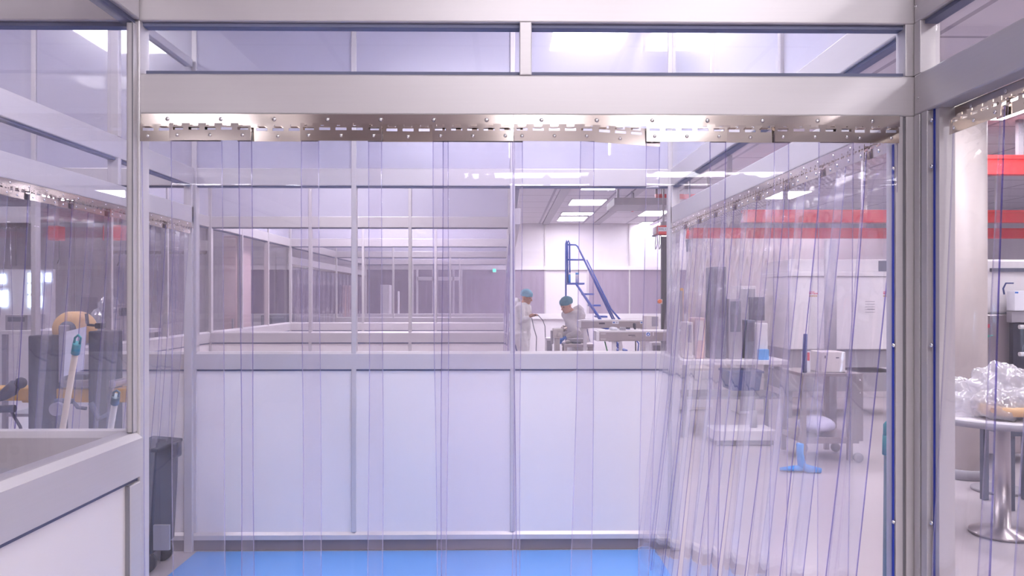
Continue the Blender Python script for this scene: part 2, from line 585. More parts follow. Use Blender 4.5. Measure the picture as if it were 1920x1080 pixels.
upper_panels(fR, w, D1 + 0.06, D[2] - 0.006, [3.02, 4.02])

# ------------------------------------------------------------------ left curtain wall of the second bay
fL = frame_left(XL)
w = wall('wall_curtain_left', 'aluminium frame of the second bay holding the strip curtain beside the yellow machine', (XL - 0.03, 3.5, 0))
beam(fL, 'top_beam', w, D1 + 0.055, D[2] - 0.004, ZB0, ZB1)
beam(fL, 'header_beam', w, D1 + 0.055, D[2] - 0.004, ZH0, ZH1, False)
for u in (3.07, 4.04):
    post(fL, w, u, ZH1 - 0.001, ZB0 + 0.001)
    post(fL, w, u, ZB1, ZC - 0.002)
pane(fL, w, D1 + 0.06, D[2] - 0.01, ZH1, ZB0, name='transom_pane')
for a, c in zip([D1 + 0.06, 3.07, 4.04], [3.07, 4.04, D[2] - 0.02]):
    pane(fL, w, a + 0.02, c - 0.02, ZB1, 2.965, name='upper_pane')
beam(fL, 'upper_rail', w, D1 + 0.06, D[2] - 0.02, 2.965, 3.01, False)
b = MB(fL); b.box(D[2] - 0.034, D[2] - 0.004, -TH, 0.0, 0, ZB0); b.build('post', M['alu'], w, bevel=0.003)

# ------------------------------------------------------------------ cross walls behind one another
cross = ['first', 'second', 'third', 'fourth', 'fifth']
for k in range(2, 7):
    fr = frame_y(D[k])
    x1 = XR if k == 2 else XM
    posts = [XL, XC, XM] if k == 2 else [XL, XC]
    w = wall('wall_back', 'white panelled cross partition with windows over a rail, %s behind the doorway' % cross[k - 2], ((XLL + x1) / 2, D[k] + 0.03, 0))
    beam(fr, 'top_beam', w, XLL, x1, ZB0, ZB1)
    wainscot(fr, w, XLL, x1, posts)
    us = [XLL + 0.0] + posts + [x1]
    for a, c in zip(us, us[1:]):
        pane(fr, w, a + 0.012, c - 0.012, ZR1, ZB0)
    for u in [XLL] + posts + [x1]:
        post(fr, w, u, 0.112, ZC - 0.002)
    upper_panels(fr, w, XLL, x1, posts)

# far left side wall of the later bays: glazed, then curtained
fLL = frame_left(XLL)
w = wall('wall_far_left', 'glazed left partition of the further bays turning into a strip curtain', (XLL - 0.03, 11, 0))
for k in (2, 3):
    ps = [D[k] + DP / 3, D[k] + 2 * DP / 3]
    beam(fLL, 'top_beam', w, D[k] + 0.055, D[k + 1] - 0.004, ZB0, ZB1)
    wainscot(fLL, w, D[k] + 0.055, D[k + 1] - 0.004, ps)
    for a, c in zip([D[k] + 0.06] + ps, ps + [D[k + 1] - 0.01]):
        pane(fLL, w, a + 0.012, c - 0.012, ZR1, ZB0)
    for u in ps:
        post(fLL, w, u, 0, ZC - 0.002)
    upper_panels(fLL, w, D[k] + 0.06, D[k + 1] - 0.006, ps)
for k in (4, 5):
    beam(fLL, 'top_beam', w, D[k] + 0.055, D[k + 1] - 0.004, ZB0, ZB1)
    beam(fLL, 'header_beam', w, D[k] + 0.055, D[k + 1] - 0.004, ZH0, ZH1, False)
    pane(fLL, w, D[k] + 0.06, D[k + 1] - 0.01, ZH1, ZB0, name='transom_pane')
    upper_panels(fLL, w, D[k] + 0.06, D[k + 1] - 0.006, [])

fM = frame_right(XM)
w = wall('wall_far_right', 'right side frame of the further bays carrying edge-on strip curtains', (XM + 0.03, 11, 0))
for k in (2, 3, 4, 5):
    beam(fM, 'top_beam', w, D[k] + 0.055, D[k + 1] - 0.02, ZB0, ZB1)
    beam(fM, 'header_beam', w, D[k] + 0.055, D[k + 1] - 0.02, ZH0, ZH1, False)
    pane(fM, w, D[k] + 0.06, D[k + 1] - 0.03, ZH1, ZB0, name='transom_pane')

# ------------------------------------------------------------------ strip curtains
ZRAIL = ZH0            # rail hangs from the header's lower edge
STRIP_W, PITCH = 0.200, 0.164


def rail(fr, u0, u1, label, n=0.004, tilt=0.0, bolts=True, step=0.040):
    b = MB(fr)
    z1, z0 = ZRAIL, ZRAIL - 0.027
    b.box(u0, u1, n - 0.002, n, z0, z1)
    b.box(u0, u1, n - 0.014, n - 0.002, z1 - 0.003, z1)
    k = int((u1 - u0) / step)
    for i in range(k):
        u = u0 + (i + 0.5) * (u1 - u0) / k
        b.box(u - 0.009, u + 0.009, n - 0.002, n + 0.001, z0 - 0.005, z0)
        b.box(u - 0.009, u + 0.009, n - 0.001, n + 0.016, z0 - 0.007, z0 - 0.005)
    o = b.build('curtain_rail', M['steel'])
    tag(o, label, 'curtain rail', 'steel hook rails over the strip curtains')
    if bolts:
        nb = max(2, int((u1 - u0) / 0.122))
        for i in range(nb):
            u = u0 + (i + 0.5) * (u1 - u0) / nb
            b = MB(fr); b.ball((u, n, z1 - 0.013), 0.0055, 0.003, 0.0055, 10, 6); b.build('bolt', M['bolt'], o)
    return o


def sheet(fr, uc, n0, wd, zt, zb, lean, bow, phase, name, edge=0.0022, rows=14, thick=0.0022, twist=0.0, edges=(1, 2)):
    """one hanging strip: (lean_u, lean_n) is how far its foot has swung"""
    h = wd / 2
    us = [-h, -h + edge, -h * 0.5, 0.0, h * 0.5, h - edge, h]
    m1, m2 = edges
    bm = bmesh.new()
    grid = []
    for i in range(rows + 1):
        t = i / rows
        z = zt + (zb - zt) * t
        s = t ** 1.15
        row = []
        for u in us:
            q = u / h
            bowz = bow * (1 - q * q) * min(1, t * 2.2)
            rip = 0.004 * math.sin(phase + 5 * t + q) * min(1, 3 * t)
            wob = 0.003 * math.sin(phase * 2 + 7 * t) * min(1, 3 * t)
            row.append((uc + u + lean[0] * s + wob, n0 + lean[1] * s + bowz + rip + twist * q * t, z))
        grid.append(row)
    V = [[[bm.verts.new(fr(u, n + d, z)) for (u, n, z) in row] for row in grid] for d in (0.0, -thick)]
    nx = len(us)
    for d in (0, 1):
        for i in range(rows):
            for j in range(nx - 1):
                f = bm.faces.new((V[d][i][j], V[d][i][j + 1], V[d][i + 1][j + 1], V[d][i + 1][j]))
                f.smooth = True
                f.material_index = m1 if j == 0 else (m2 if j == nx - 2 else 0)
    for i in range(rows):
        for j, mi in ((0, m1), (nx - 1, m2)):
            f = bm.faces.new((V[0][i][j], V[1][i][j], V[1][i + 1][j], V[0][i + 1][j]))
            f.material_index = mi
    for i in (0, rows):
        for j in range(nx - 1):
            f = bm.faces.new((V[0][i][j], V[0][i][j + 1], V[1][i][j + 1], V[1][i][j]))
            f.material_index = 0
    bmesh.ops.recalc_face_normals(bm, faces=bm.faces)
    return bm


def plate_mb(fr, uc, n, wd, tilt, drop=0.0, roll=0.0):
    """slotted clamp plate with a castellated upper edge"""
    def g(u, nn, z):
        du, dz = u - uc, z - 1.98
        return fr(uc + du * math.cos(roll) - dz * math.sin(roll), n + nn + dz * -tilt[0] + du * tilt[1], 1.98 + dz * math.cos(roll) + du * math.sin(roll) - drop)
    b = MB(g)
    u0, u1 = uc - wd / 2, uc + wd / 2
    b.box(u0, u1, -0.0012, 0.0012, 1.942, 1.9680)
    k = 5
    c = wd / k
    for i in range(k):
        a = u0 + i * c
        b.box(a, a + c * 0.16, -0.0012, 0.0012, 1.9680, 1.9750)
        b.box(a + c * 0.84, a + c, -0.0012, 0.0012, 1.9680, 1.9750)
        b.box(a, a + c, -0.0012, 0.0012, 1.9750, 1.9785)
        b.box(a - (c * 0.25 if i else 0), a + c * 0.25, -0.0012, 0.0012, 1.9785, 1.9850)
    return b, g


def strip(fr, uc, layer, lean, label, group, wd=STRIP_W, detail=2, drop=0.0, roll=0.0, zb=0.012, twist=0.0, bow=None, tilt=None, base=0.0, edges=(1, 2)):
    n = base + (0.020 if layer else 0.008)
    ph = random.uniform(0, 6)
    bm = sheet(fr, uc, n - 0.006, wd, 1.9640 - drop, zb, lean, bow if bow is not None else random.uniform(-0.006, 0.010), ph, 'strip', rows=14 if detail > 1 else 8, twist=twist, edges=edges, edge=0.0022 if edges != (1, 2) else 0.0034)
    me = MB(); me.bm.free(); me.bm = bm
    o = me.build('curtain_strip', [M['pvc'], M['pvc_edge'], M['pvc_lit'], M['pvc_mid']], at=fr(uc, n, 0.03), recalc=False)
    tag(o, label, 'curtain strip', group)
    if detail:
        if tilt is None:
            tilt = (random.uniform(-0.03, 0.05), random.uniform(-0.012, 0.012))
        pb, g = plate_mb(fr, uc, n, wd, tilt, drop, roll)
        pl = pb.build('clamp_plate', M['steel'], o)
        if detail > 1:
            for q in (-0.4, 0.0, 0.4):
                b = MB(g); b.ball((uc + q * wd, 0.0016, 1.955), 0.0045, 0.003, 0.0045, 8, 6); b.build('rivet', M['bolt'], pl)
    return o


# facing curtain: positions follow the plates seen in the photograph
GA = 'strips of the wide facing curtain'
front = [(397, 1), (641, 1), (887, 1), (1039, 1), (1286, 1), (1525, 1)]
back = [(338, 0), (521, 0), (765, 0), (905, 0), (1164, 0), (1407, 0), (1612, 0)]
allp = sorted(front + back)
rail(fD1, PX(265, D1), PX(962, D1), 'dull steel hook rail over the window half of the facing curtain')
rail(fD1, PX(963, D1), PX(1686, D1), 'bright steel hook rail over the half of the facing curtain towards the machines')
for i, (px, lay) in enumerate(allp):
    u = PX(px, D1 - 0.01)
    # feet swing away from the camera
    ln = -0.030 - 0.012 * (1 - lay)
    lu = random.uniform(-0.012, 0.012)
    if px == 1286: lu = -0.03
    if px == 1164: lu = -0.045
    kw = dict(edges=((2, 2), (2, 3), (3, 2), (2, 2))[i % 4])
    if px == 1164: kw.update(drop=0.004, roll=-0.07, tilt=(0.05, 0.0))
    if px == 1039: kw.update(tilt=(0.06, 0.0))
    strip(fD1, u, lay, (lu, ln), 'clear plastic strip, %s from the window post on the facing curtain%s' % (nth(i + 1), ', overlapping in front' if lay else ', tucked behind'), GA, **kw)


def side_curtain(fr, u0, u1, lean, where, group, detail=2, base=0.004, count=None, spread=0.02, zb=0.012, jit=0.008):
    k = count or int((u1 - u0 - STRIP_W) / PITCH) + 1
    for i in range(k):
        u = u0 + STRIP_W / 2 + i * PITCH
        lay = i % 2
        ln = lean[1] + random.uniform(-spread, spread) - 0.012 * (1 - lay)
        lu = lean[0] + random.uniform(-jit, jit)
        strip(fr, u, lay, (lu, ln), 'clear plastic strip, %s %s' % (nth(i + 1), where), group, detail=detail, base=base, zb=zb, twist=random.uniform(-0.02, 0.02))
    return k


rail(fR, D1 + 0.06, D[2] - 0.04, 'steel hook rail on the long curtain before the red crane beams', n=0.0)
side_curtain(fR, D1 + 0.07, D[2] - 0.03, (0.02, 0.20), 'from the blue seal along the curtain before the machines', 'strips of the curtain before the machines', base=0.0)
rail(fR, 0.75, D1 - 0.10, 'steel hook rail above the round table with plastic bags', n=-0.050)
# near right curtain, swung slightly towards the bay
for i in range(7):
    u = D1 - 0.215 - i * PITCH
    lay = (i + 1) % 2
    strip(fR, u, lay, (0.01, 0.085 + 0.015 * i), 'clear plastic strip, %s from the corner post before the round table' % nth(i + 1), 'strips of the curtain before the round table', base=-0.050, twist=0.01)
rail(fL, D1 + 0.06, D[2] - 0.04, 'steel hook rail of the curtain before the yellow machine', n=0.0)
side_curtain(fL, D1 + 0.07, D[2] - 0.03, (-0.02, -0.12), 'from the window wall along the curtain before the yellow machine', 'strips of the curtain before the yellow machine', base=0.0, spread=0.04)
# further curtains
rail(fLL, D[4] + 0.06, D[6] - 0.04, 'distant steel hook rail over the far curtain of the fourth bay', n=0.0, bolts=False)
side_curtain(fLL, D[4] + 0.07, D[6] - 0.05, (0.0, -0.06), 'along the distant curtain behind the glazed left wall', 'strips of the distant curtain behind the glazed left wall', detail=0)
rail(fM, D[2] + 0.06, D[5] - 0.04, 'steel hook rail seen edge-on beside the standing worker', n=0.0, bolts=False)
for kk, wh in ((2, 'nearest'), (3, 'middle'), (4, 'furthest')):
    side_curtain(fM, D[kk] + 0.07, D[kk + 1] - 0.05, (0.0, 0.05), 'in the %s bay of the edge-on curtain beside the standing worker' % wh, 'edge-on strips beside the standing worker', detail=0, spread=0.08)
# two short curtains beyond the left wall
fx = frame_y(D[2])
rail(fx, XLL - 1.9, XLL - 0.03, 'steel hook rail crossing behind the yellow machine', n=0.0, bolts=False)
w = wall('trim_1', 'aluminium header and pale upper panels over the curtain behind the yellow machine', (XLL - 0.95, D[2] + 0.03, ZH0))
beam(fx, 'header_beam', w, XLL - 1.95, XLL - 0.016, ZH0, ZH1, False)
beam(fx, 'top_beam', w, XLL - 1.95, XLL - 0.016, ZB0, ZB1)
pane(fx, w, XLL - 1.95, XLL - 0.02, ZH1, ZB0, name='transom_pane')
upper_panels(fx, w, XLL - 1.95, XLL - 0.016, [XLL - 0.977])
side_curtain(fx, XLL - 1.15, XLL - 0.03, (0.0, -0.05), 'of the crossing curtain behind the yellow machine', 'strips crossing behind the yellow machine', detail=0, base=0.0)
fx = frame_y(D[3])
rail(fx, XLL - 1.0, XLL - 0.03, 'small distant steel hook rail beyond the glazed left wall', n=0.0, bolts=False)
beam(fx, 'header_beam', wall('trim_2', 'aluminium header carrying the small distant curtain beyond the left wall', (XLL - 0.5, D[3] + 0.03, ZH0)), XLL - 1.0, XLL - 0.016, ZH0, ZH1, False)
side_curtain(fx, XLL - 1.0, XLL - 0.03, (0.0, -0.03), 'of the small distant curtain beyond the glazed left wall', 'strips beyond the glazed left wall', detail=0, base=0.0)

# ------------------------------------------------------------------ hall shell
HX0, HX1, HY0, HY1 = -15.0, 12.0, -6.5, 22.4
b = MB(); b.box(HX0, HX1, HY0, HY1 + 0.2, -0.1, -0.003)
tag(b.build('floor', M['hall_floor']), 'smooth grey resin floor of the production hall', 'floor', kind='structure')
b = MB(); b.box(XL + 0.02, PX(1228, D[2]), D1 + 0.0, D[2] - 0.01, -0.003, 0.0)
tag(b.build('floor_bay', M['blue_floor']), 'bright blue vinyl floor of the curtained bay', 'floor', kind='structure')
b = MB(); b.box(HX0, HX1, HY0, HY1 + 0.2, ZC, ZC + 0.1)
tag(b.build('ceiling', M['ceil'], at=(0, 0, ZC)), 'pale tiled ceiling of the production hall', 'ceiling', kind='structure')
w = thing('wall_far', 'far white hall wall with a band of dark windows', 'wall', (0, HY1, 0), kind='structure')
YF = HY1
b = MB(); b.box(HX0, HX1, YF, YF + 0.2, 0, ZC); b.build('plaster', M['hall_wall'], w)


def far_box(x0, x1, z0, z1, name, m, d=0.02):
    b = MB(); b.box(x0, x1, YF - d, YF + 0.001, z0, z1); return b.build(name, m, w)


zs0, zs1 = PZ(588, YF), PZ(506, YF)
far_box(HX0, HX1, zs1, PZ(499, YF), 'window_head', M['white'], 0.08)
far_box(HX0, HX1, PZ(598, YF), zs0, 'window_sill', M['white'], 0.08)
for (a, c) in ((440, 690), (694, 818), (822, 955), (957, 1022), (1103, 1179), (1182, 1246), (1250, 1420)):
    far_box(PX(a, YF), PX(c, YF), zs0, zs1, 'dark_pane', M['dark_glass'], 0.03)
for px in (1022, 1180):
    far_box(PX(px, YF) - 0.02, PX(px, YF) + 0.02, PZ(600, YF), PZ(420, YF), 'panel_joint', M['alu'], 0.04)
far_box(PX(1100, YF), PX(1104, YF), 0, zs1, 'panel_joint', M['alu'], 0.04)
for k in range(12):
    x = PX(690, YF) - 1.6 * k
    far_box(x - 0.015, x + 0.015, 0, ZC, 'panel_joint', M['alu'], 0.025)
b = MB(); b.box(HX0 - 0.2, HX0, HY0, HY1 + 0.2, 0, ZC)
tag(b.build('wall_hall_left', M['hall_wall']), 'plain hall wall far beyond the yellow machine', 'wall', kind='structure')
b = MB(); b.box(HX1, HX1 + 0.2, HY0, HY1 + 0.2, 0, ZC)
tag(b.build('wall_hall_right', M['hall_wall']), 'plain hall wall beyond the red crane beams', 'wall', kind='structure')
b = MB(); b.box(HX0 - 0.2, HX1 + 0.2, HY0 - 0.2, HY0, 0, ZC)
tag(b.build('wall_rear', M['rear_wall']), 'brown-grey hall wall behind the camera', 'wall', kind='structure')
# glowing panes standing in for bright window reflections, far left
win = thing('window_reflection_1', 'glowing pale blue panes standing in for window reflections left of the yellow machine', 'window', (PX(45, 14.2), 14.2, 1.2), kind='structure')
for i, (a, c, z0, z1) in enumerate(((52, 76, 529, 512), (84, 94, 528, 512), (52, 74, 550, 533), (0, 8, 532, 514), (52, 76, 576, 555), (0, 12, 575, 545))):
    p0, p1 = P(a, z0, 14.2), P(c, z1, 14.2)
    b = MB(); b.box(p0.x, p1.x, 14.2, 14.22, p0.z, p1.z); b.build('glow_pane', M['reflect_glow'], win)
p0, p1 = P(-40, 590, 14.23), P(100, 505, 14.23)
b = MB(); b.box(p0.x, p1.x, 14.23, 14.3, 0.0, p1.z); b.build('pane_backing', M['hall_wall'], win)


# ------------------------------------------------------------------ ceiling lights
def ceiling_light(x, y, sx, sy, label, group='flat ceiling light panels', z=ZC):
    t = thing('ceiling_light', label, 'ceiling light', (x, y, z - 0.02), group)
    b = MB()
    for (a0, a1, c0, c1) in ((-sx / 2, sx / 2, -sy / 2, -sy / 2 + 0.02), (-sx / 2, sx / 2, sy / 2 - 0.02, sy / 2), (-sx / 2, -sx / 2 + 0.02, -sy / 2, sy / 2), (sx / 2 - 0.02, sx / 2, -sy / 2, sy / 2)):
        b.box(x + a0, x + a1, y + c0, y + c1, z - 0.022, z - 0.001)
    b.build('lamp_frame', M['lamp_frame'], t)
    b = MB(); b.box(x - sx / 2 + 0.015, x + sx / 2 - 0.015, y - sy / 2 + 0.015, y + sy / 2 - 0.015, z - 0.018, z - 0.004)
    b.build('diffuser', M['lamp'], t)
    return t


ceiling_light(0.66, 3.78, 0.61, 0.82, 'square lit panel mirrored above the facing doorway, towards the machines')
ceiling_light(-2.98, 3.62, 0.61, 0.75, 'square lit panel mirrored at the upper corner of the near window')


def cy(py): return (ZC - CAMZ) * F_PX / (VPY - py)


for (px0, px1, py0, py1, l) in ((1068, 1134, 372, 383, 'nearest full lit panel above the standing workers'), (1052, 1112, 397, 402, 'second lit panel behind, above the standing workers'),
                                (1046, 1099, 405, 413, 'furthest lit panel above the standing workers'), (1090, 1158, 344, 354, 'lit panel just clipped by the top beam above the workers'), (1200, 1262, 415, 419, 'long lit panel by the red hoist')):
    ya, yb = cy(py0), cy(py1)
    ym = (ya + yb) / 2
    ceiling_light((PX(px0, ym) + PX(px1, ym)) / 2, ym, PX(px1, ym) - PX(px0, ym), yb - ya, l)
ceiling_light(-0.45, 2.34, 1.2, 0.5, 'added wide lit panel over the facing doorway, hidden behind its header')  # extra lamp, added out of sight to brighten the second bay
EX = [(1.3, -0.9), (0.1, -1.15), (1.7, -4.9), (4.0, -4.4), (3.0, -1.8), (-3.4, -5.3), (0.4, -5.4), (-1.4, 6.75), (-1.4, 9.0), (-1.4, 10.0), (-1.4, 12.7), (-1.4, 15.6), (-1.4, 18.6),  # bay and behind-camera panels are added to brighten panels and frames
      (3.4, 3.6), (6.6, 3.6), (2.9, 6.0), (6.4, 6.2), (2.6, 9.0), (5.4, 8.6), (9.2, 6.2), (4.6, 12.4), (8.4, 12.4), (5.6, 16.0), (3.6, 19.5),
      (-6.6, 7.5), (-4.6, 10.5), (-4.6, 15.0), (-8.0, 11.0), (-9.0, 16.5)]
for i, (x, y) in enumerate(EX):
    near = 'added behind the camera over the first bay' if y < 0.1 else ('added over the bays' if -2.9 < x < 0.1 else ('over the machine side of the hall' if x > 0 else 'over the yellow machine side of the hall'))
    ceiling_light(x, y, 0.6, 1.2, 'lit ceiling panel %s, %s in its line' % (near, nth(i + 1)))

# ceiling bars in the visible hall ceiling
for i, x in enumerate((1.15, 2.55, 4.1)):
    b = MB(); b.box(x - 0.09, x + 0.09, 9.0, HY1, ZC - 0.03, ZC - 0.001)
    tag(b.build('trim_%d' % (3 + i), M['ceil_bar']), 'grey bar running along the hall ceiling, %s from the bays' % nth(i + 1), 'ceiling bar', kind='structure')
for i, (x, y) in enumerate(((1.25, 1.0),)):
    b = MB(); b.box(1.55, 1.63, -0.5, 8.0, ZC - 0.03, ZC - 0.001)
    tag(b.build('trim_6', M['ceil_bar']), 'grey ceiling bar above the near curtain header', 'ceiling bar', kind='structure')
b = MB(); b.box(1.1, 6.0, 2.75, 2.80, ZC - 0.03, ZC - 0.001)
tag(b.build('trim_7', M['ceil_bar']), 'grey ceiling bar crossing above the round table', 'ceiling bar', kind='structure')
p0, p1 = P(1152, 384, 13.4), P(1260, 371, 13.4)
b = MB(); b.box(p0.x, p1.x, 13.4, 14.4, p0.z, p1.z)
b.box(p0.x + 0.1, p0.x + 0.14, 13.8, 13.84, p1.z, ZC); b.box(p1.x - 0.2, p1.x - 0.16, 13.8, 13.84, p1.z, ZC)
tag(b.build('ceiling_duct', M['grey']), 'flat grey duct hanging under the hall ceiling by the alarm beacon', 'duct')
bp = P(1186, 397, 15.6)
t = thing('alarm_beacon', 'small grey and red alarm beacon hanging from the hall ceiling', 'alarm', (bp.x, 15.6, bp.z))
b = MB(); b.lathe([(0.035, bp.z + 0.06), (0.04, bp.z + 0.08), (0.04, bp.z + 0.14), (0.03, ZC - 0.0)], bp.x, 15.6, 12); b.build('housing', M['grey'], t)
b = MB(); b.lathe([(0.02, bp.z), (0.04, bp.z + 0.015), (0.042, bp.z + 0.06)], bp.x, 15.6, 12); b.build('lens', M['red'], t)
ep = P(927, 507, 22.2)
t = thing('exit_sign', 'tiny glowing green exit sign high on the far wall', 'sign', (ep.x, 22.2, ep.z))
b = MB(); b.box(ep.x - 0.05, ep.x + 0.05, 22.19, 22.4, ep.z - 0.05, ep.z + 0.05); b.build('housing', M['white'], t)
b = MB(); b.box(ep.x - 0.04, ep.x + 0.04, 22.18, 22.19, ep.z - 0.04, ep.z + 0.04); b.build('lit_face', M['exit'], t)

# ------------------------------------------------------------------ beyond the left curtain: yellow machine
YM = 4.3


def pbox(b, px0, px1, py0, py1, y, depth):
    """box whose front face covers these pixels at depth y"""
    a, c = P(px0, py1, y), P(px1, py0, y)
    b.box(a.x, c.x, y, y + depth, a.z, c.z)


a0 = P(0, 755, YM)
t = thing('winding_machine', 'yellow bar machine with two dark columns beyond the left curtain', 'machine', (P(120, 740, YM).x, YM, 0))
b = MB()
pbox(b, -150, 66, 728, 752, YM, 0.16)
pbox(b, 95, 247, 729, 755, YM, 0.16)
pbox(b, 40, 100, 735, 755, YM + 0.10, 0.06)
b.build('yellow_beam', M['yellow'], t, bevel=0.006)
for (x0, x1, y0) in ((52, 96, 629), (165, 202, 621)):
    p0, p1 = P(x0, y0, YM - 0.05), P(x1, y0, YM - 0.05)
    b = MB(); b.box(p0.x, p1.x, YM - 0.05, YM + 0.12, 0.0, p0.z); b.build('column', M['dark'], t, bevel=0.008)
p = P(158, 730, YM)
b = MB(); pbox(b, 112, 216, 714, 727, YM - 0.04, 0.20); b.build('drive_housing', M['steel2'], t, bevel=0.012)
b = MB(); pbox(b, 98, 160, 702, 722, YM + 0.02, 0.14); b.build('motor_block', M['dark'], t, bevel=0.01)
b = MB(); pbox(b, 98, 134, 748, 758, YM - 0.03, 0.06); b.build('lower_block', M['slate'], t, bevel=0.01)
b = MB()
b.ball(P(39, 718, YM - 0.05), 0.03, 0.03, 0.03, 12, 8)
b.tube([P(30, 720, YM - 0.05), P(20, 732, YM - 0.05), P(5, 742, YM - 0.05), P(-30, 752, YM - 0.05)], [0.03, 0.035, 0.028, 0.02], 10)
b.build('cable_bundle', M['dark'], t)
b = MB()
b.tube([P(-20, 768, YM), P(28, 766, YM)], 0.02, 8)
b.tube([P(20, 770, YM), P(38, 800, YM), P(44, 830, YM)], 0.008, 6)
b.tube([P(96, 748, YM), P(112, 790, YM), P(118, 815, YM)], 0.012, 6)
b.tube([P(135, 750, YM), P(146, 764, YM), P(162, 766, YM)], 0.01, 6)
b.tube([P(170, 755, YM - .06), P(185, 785, YM - .06), P(205, 775, YM - .06)], 0.014, 6)
b.build('linkage', M['slate'], t)
b = MB(); q = P(110, 766, YM - 0.03); b.lathe([(0.035, YM - 0.06), (0.035, YM - 0.02)], q.x, 0, 16, axis='y', cz=q.z); b.build('pulley', M['grey'], t)
# arm carrying the roll
b = MB(); pbox(b, 109, 123, 610, 718, YM - 0.02, 0.05)
b.build('roll_arm', M['grey'], t, bevel=0.006)
b = MB()
b.tube([P(162, 588, YM), P(164, 607, YM)], 0.009, 8)
b.tube([P(164, 609, YM), P(186, 611, YM)], 0.007, 8)
pbox(b, 178, 188, 606, 616, YM - 0.03, 0.06)
b.build('clamp_handle', M['black'], t)
# tape roll
rc = P(121, 618, YM)
t = thing('tape_roll', 'large tan tape roll held on the grey arm of the yellow machine', 'tape roll', (rc.x, YM + 0.04, rc.z - 0.1))
b = MB(); b.lathe([(0.042, YM + 0.035), (0.088, YM + 0.04), (0.094, YM + 0.06), (0.094, YM + 0.15), (0.088, YM + 0.17), (0.042, YM + 0.172), (0.042, YM + 0.035)], rc.x, 0, 32, axis='y', cz=rc.z); b.build('tape', M['tan'], t)
b = MB(); b.lathe([(0.012, YM + 0.02), (0.043, YM + 0.02), (0.043, YM + 0.18), (0.012, YM + 0.18)], rc.x, 0, 20, axis='y', cz=rc.z); b.build('core', M['slate'], t)
# paper sheet
b = MB()
pts = [P(123, 622, YM - 0.06), P(162, 612, YM - 0.06), P(157, 693, YM - 0.05), P(119, 706, YM - 0.06)]
b.ring_loft([[tuple(p) for p in pts], [(p.x, p.y + 0.002, p.z) for p in pts]], smooth=False)
tag(b.build('paper_sheet', M['paper']), 'white paper sheet hanging in front of the tan tape roll', 'paper')


def broom(x, y, z, xf, yf, grip_m, pole_m, label, glen=0.12, r=0.012):
    top, foot = Vector((x, y, z)), Vector((xf, yf, 0.07))
    d = (foot - top).normalized()
    t = thing('broom', label, 'broom', (xf, yf, 0))
    b = MB(); b.tube([top + d * glen * 0.8, foot], r, 12); b.build('pole', pole_m, t)
    b = MB(); side = Vector((1, 0, 0))
    b.tube([top + d * glen, top + d * glen * 0.45], [r * 1.35, r * 1.3], 12)
    lp = [top + d * glen * 0.47 - side * r * 0.9, top + d * glen * 0.15 - side * r * 0.9, top, top + d * glen * 0.15 + side * r * 0.9, top + d * glen * 0.47 + side * r * 0.9]
    b.tube(lp, r * 0.38, 8)
    b.build('grip', grip_m, t)
    b = MB(); b.box(xf - 0.15, xf + 0.15, yf - 0.03, yf + 0.03, 0.055, 0.085); b.build('head', grip_m, t, bevel=0.006)
    b = MB(); b.box(xf - 0.145, xf + 0.145, yf - 0.025, yf + 0.025, 0.0, 0.055); b.build('bristles', M['slate'], t)


q = P(147, 628, 2.22); q2 = P(118, 800, 2.36)
d = (q2 - q); f = q + d * (q.z - 0.07) / (-d.z)
broom(q.x, q.y, q.z, f.x, f.y, M['teal'], M['pole_cream'], 'cream broom pole with a teal looped grip behind the window rail', 0.062, 0.0085)
q = P(219, 732, 2.22); q2 = P(208, 800, 2.30)
d = (q2 - q); f = q + d * (q.z - 0.07) / (-d.z)
broom(q.x, q.y, q.z, f.x, f.y, M['greyblue'], M['white'], 'shorter white broom pole with a grey-blue grip behind the window rail', 0.050, 0.0085)
q = P(1668, 786, 2.26); q2 = P(1652, 1080, 2.28)
d = (q2 - q); f = q + d * (q.z - 0.07) / (-d.z)
broom(q.x, q.y, q.z, f.x + 0.05, f.y, M['teal'], M['greyblue'], 'broom with a dark teal grip leaning beside the right corner post', 0.10, 0.014)

# dark trolley at the bay's left edge
YT = 4.72
x0, x1 = P(262, 900, YT).x, P(318, 900, YT).x
t = thing('waste_bin', 'dark grey wheeled bin beside the blue floor behind the left curtain', 'bin', ((x0 + x1) / 2, YT, 0))
zt = PZ(836, YT)
b = MB(); b.prism([(x0, zt), (x1 - 0.01, zt), (x1 - 0.015, PZ(900, YT)), (x1 - 0.035, 0.12), (x0 + 0.05, 0.12)], YT - 0.16, YT + 0.16); b.build('body', M['bin'], t, bevel=0.008)
b = MB(); b.prism([(x0 - 0.02, zt), (x1 + 0.006, zt), (x1 + 0.006, zt + 0.02), (x0, zt + 0.035)], YT - 0.18, YT + 0.18); b.build('lid', M['bin'], t, bevel=0.006)
b = MB(); pbox(b, 319, 326, 832, 862, YT - 0.05, 0.12); b.build('bracket', M['dark'], t, bevel=0.008)
b = MB(); b.tube([P(333, 829, YT), P(334, 842, YT), P(332, 852, YT)], [0.009, 0.011, 0.005], 8); b.tube([P(326, 838, YT), P(333, 838, YT)], 0.005, 6); b.build('latch', M['bin'], t)
for yy in (YT - 0.13, YT + 0.10):
    b = MB(); b.lathe([(0.02, yy), (0.06, yy), (0.06, yy + 0.035), (0.02, yy + 0.035)], x1 - 0.09, 0, 16, axis='y', cz=0.06); b.build('wheel', M['black'], t)
b = MB(); pbox(b, 287, 317, 985, 1032, YT - 0.17, 0.02); b.build('foot_plate', M['grey'], t)

